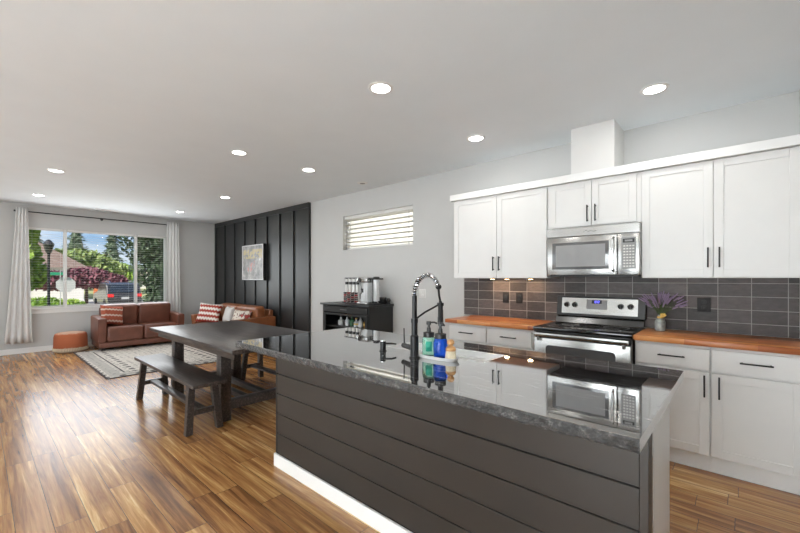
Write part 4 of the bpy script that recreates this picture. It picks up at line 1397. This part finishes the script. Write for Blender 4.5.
tree('broad_evergreen_tree', 'large dark evergreen tree filling the right side of the big window outside', 'tree', -19.2, 5.55, [((0, 0, 4.0), (1.8, 1.75, 1.7)), ((0, .25, 2.6), (1.6, 1.5, 1.5)), ((0, -.9, 4.9), (1.3, 1.2, .9)), ((0, .5, 1.2), (1.3, 1.25, 1.1)), ((.2, 1.3, 3.0), (1.2, 1.1, 1.9))], 'green3', .10, .22, 7, 2300)
tree('hedge_shrub', 'low green shrub outside under the left window pane', 'shrub', -26.6, 2.2, [((0, 0, .5), (.8, 1.1, .5)), ((0, 1.1, .45), (.7, .7, .42))], 'green1', .09, .04, 9, 900)

# back of a stop sign on a post
ss = thing('stop_sign', 'white-backed octagonal road sign on a post outside the window', 'sign', (-23.56, 2.76, GZ), math.radians(0))
MB().cyl((-.03, 0, 0), (-.03, 0, 2.3), .028, n=10).build('post', M['signmetal'], ss)
pts = [(.375 * math.cos(PI / 8 + k * PI / 4), 1.66 + .375 * math.sin(PI / 8 + k * PI / 4)) for k in range(8)]
MB().prism(pts, 'x', 0, .01).build('sign_plate', M['signmetal'], ss)
sn = thing('street_name_sign', 'small green street name sign outside above the octagonal sign', 'sign', (-23.4, 2.55, GZ))
MB().cyl((0, 0, 0), (0, 0, 2.35), .018, n=8).build('post', M['signmetal'], sn)
B(.0, .012, -.42, .20, 2.10, 2.24).build('sign_blade', M['signgreen'], sn)
lp = thing('street_lamp', 'black lantern street lamp outside left of the octagonal sign', 'street lamp', (-21.3, 1.96, GZ))
MB().lathe([(.10, 0), (.08, .4), (.05, .5), (.042, 2.9), (.06, 3.0)], n=14).build('pole', M['blackmetal'], lp)
MB().lathe([(.09, 3.0), (.17, 3.32), (.19, 3.36), (.10, 3.5), (.02, 3.56)], n=8).build('lantern', M['blackplastic'], lp)

def house(label, x, y, wx, wy, hh, rh, rz=0, mats=('siding', 'roof')):
    o = thing('house', label, 'house', (x, y, GZ), rz)
    B(-wx / 2, wx / 2, -wy / 2, wy / 2, 0, hh).build('walls', M[mats[0]], o, smooth=False)
    mb = MB(); mb.prism([(-wy / 2 - .4, hh), (wy / 2 + .4, hh), (0, hh + rh)], 'x', -wx / 2 - .3, wx / 2 + .3)
    mb.build('roof', M[mats[1]], o, smooth=False)
    for y_ in (-wy * .25, wy * .25):
        wn_ = B(wx / 2, wx / 2 + .05, y_ - .5, y_ + .5, hh * .45, hh * .8).build('window', M['trim'], o)
        B(wx / 2 + .051, wx / 2 + .06, y_ - .42, y_ + .42, hh * .48, hh * .77).build('pane', M['carglass'], wn_)
    return o
house('pinkish brown roofed house outside behind the street lamp', -48, 3.2, 7, 6.5, 2.9, 2.3)
house('pale house outside far behind the parked car', -92, 20.5, 9, 8, 2.6, 1.8, 0, ('siding', 'asphalt'))
nb = B(-9, -1, YB + 2.2, YB + 2.5, GZ, 5).build('neighbouring_facade', M['siding2'], smooth=False); tag(nb, 'pale sunlit house wall seen through the small high window', 'house')

# parked vehicle seen from behind
cr = thing('parked_car', 'dark grey parked car with red tail lights outside the window', 'car', (-28.4, 6.10, GZ + .02), 0)
# rear faces +X; body along -X
body = [(0, .35), (.05, .62), (.02, .95), (-.12, 1.02), (-.35, 1.55), (-.6, 1.66), (-2.2, 1.66), (-2.9, 1.12), (-4.0, .98), (-4.3, .7), (-4.3, .32)]
MB().prism([(a, b_) for a, b_ in body], 'y', -.88, .88).build('body', M['carpaint'], cr, bevel=.05)
MB().prism([(-.115, 1.06), (-.33, 1.52), (-.31, 1.53), (-.095, 1.07)], 'y', -.72, .72).build('rear_window', M['carglass'], cr)
for s in (-1, 1):
    B(-.05, .062, s * .72 - .15, s * .72 + .15, .80, .98).build('tail_light', M['red'], cr, bevel=.02)
    for x in (-.85, -3.4):
        MB().cyl((x, s * .70, .33), (x, s * .90, .33), .33, n=24).build('wheel', M['tyre'], cr)
    MB().tube([(-.7, s * .62, 1.66), (-.8, s * .62, 1.76), (-2.0, s * .62, 1.76), (-2.1, s * .62, 1.66)], .02, n=6).build('roof_rail', M['chrome'], cr)
B(.055, .062, -.20, .20, .66, .80).build('number_plate', M['signmetal'], cr)
B(0, .09, -.86, .86, .36, .56).build('bumper', M['tyre'], cr, bevel=.03)
# orange camp chair
ch = thing('orange_lawn_chair', 'small orange lawn chair outside between the trees and the car', 'chair', (-40.5, 6.9, GZ))
B(-.3, .3, -.35, .35, .42, .48).build('seat', M['orange'], ch)
B(-.33, -.28, -.35, .35, .48, 1.15).build('backrest', M['orange'], ch)
for sx in (-1, 1):
    for sy in (-1, 1):
        MB().cyl((sx * .28, sy * .32, 0), (sx * .28, sy * .32, .42), .025, n=8).build('leg', M['signmetal'], ch)
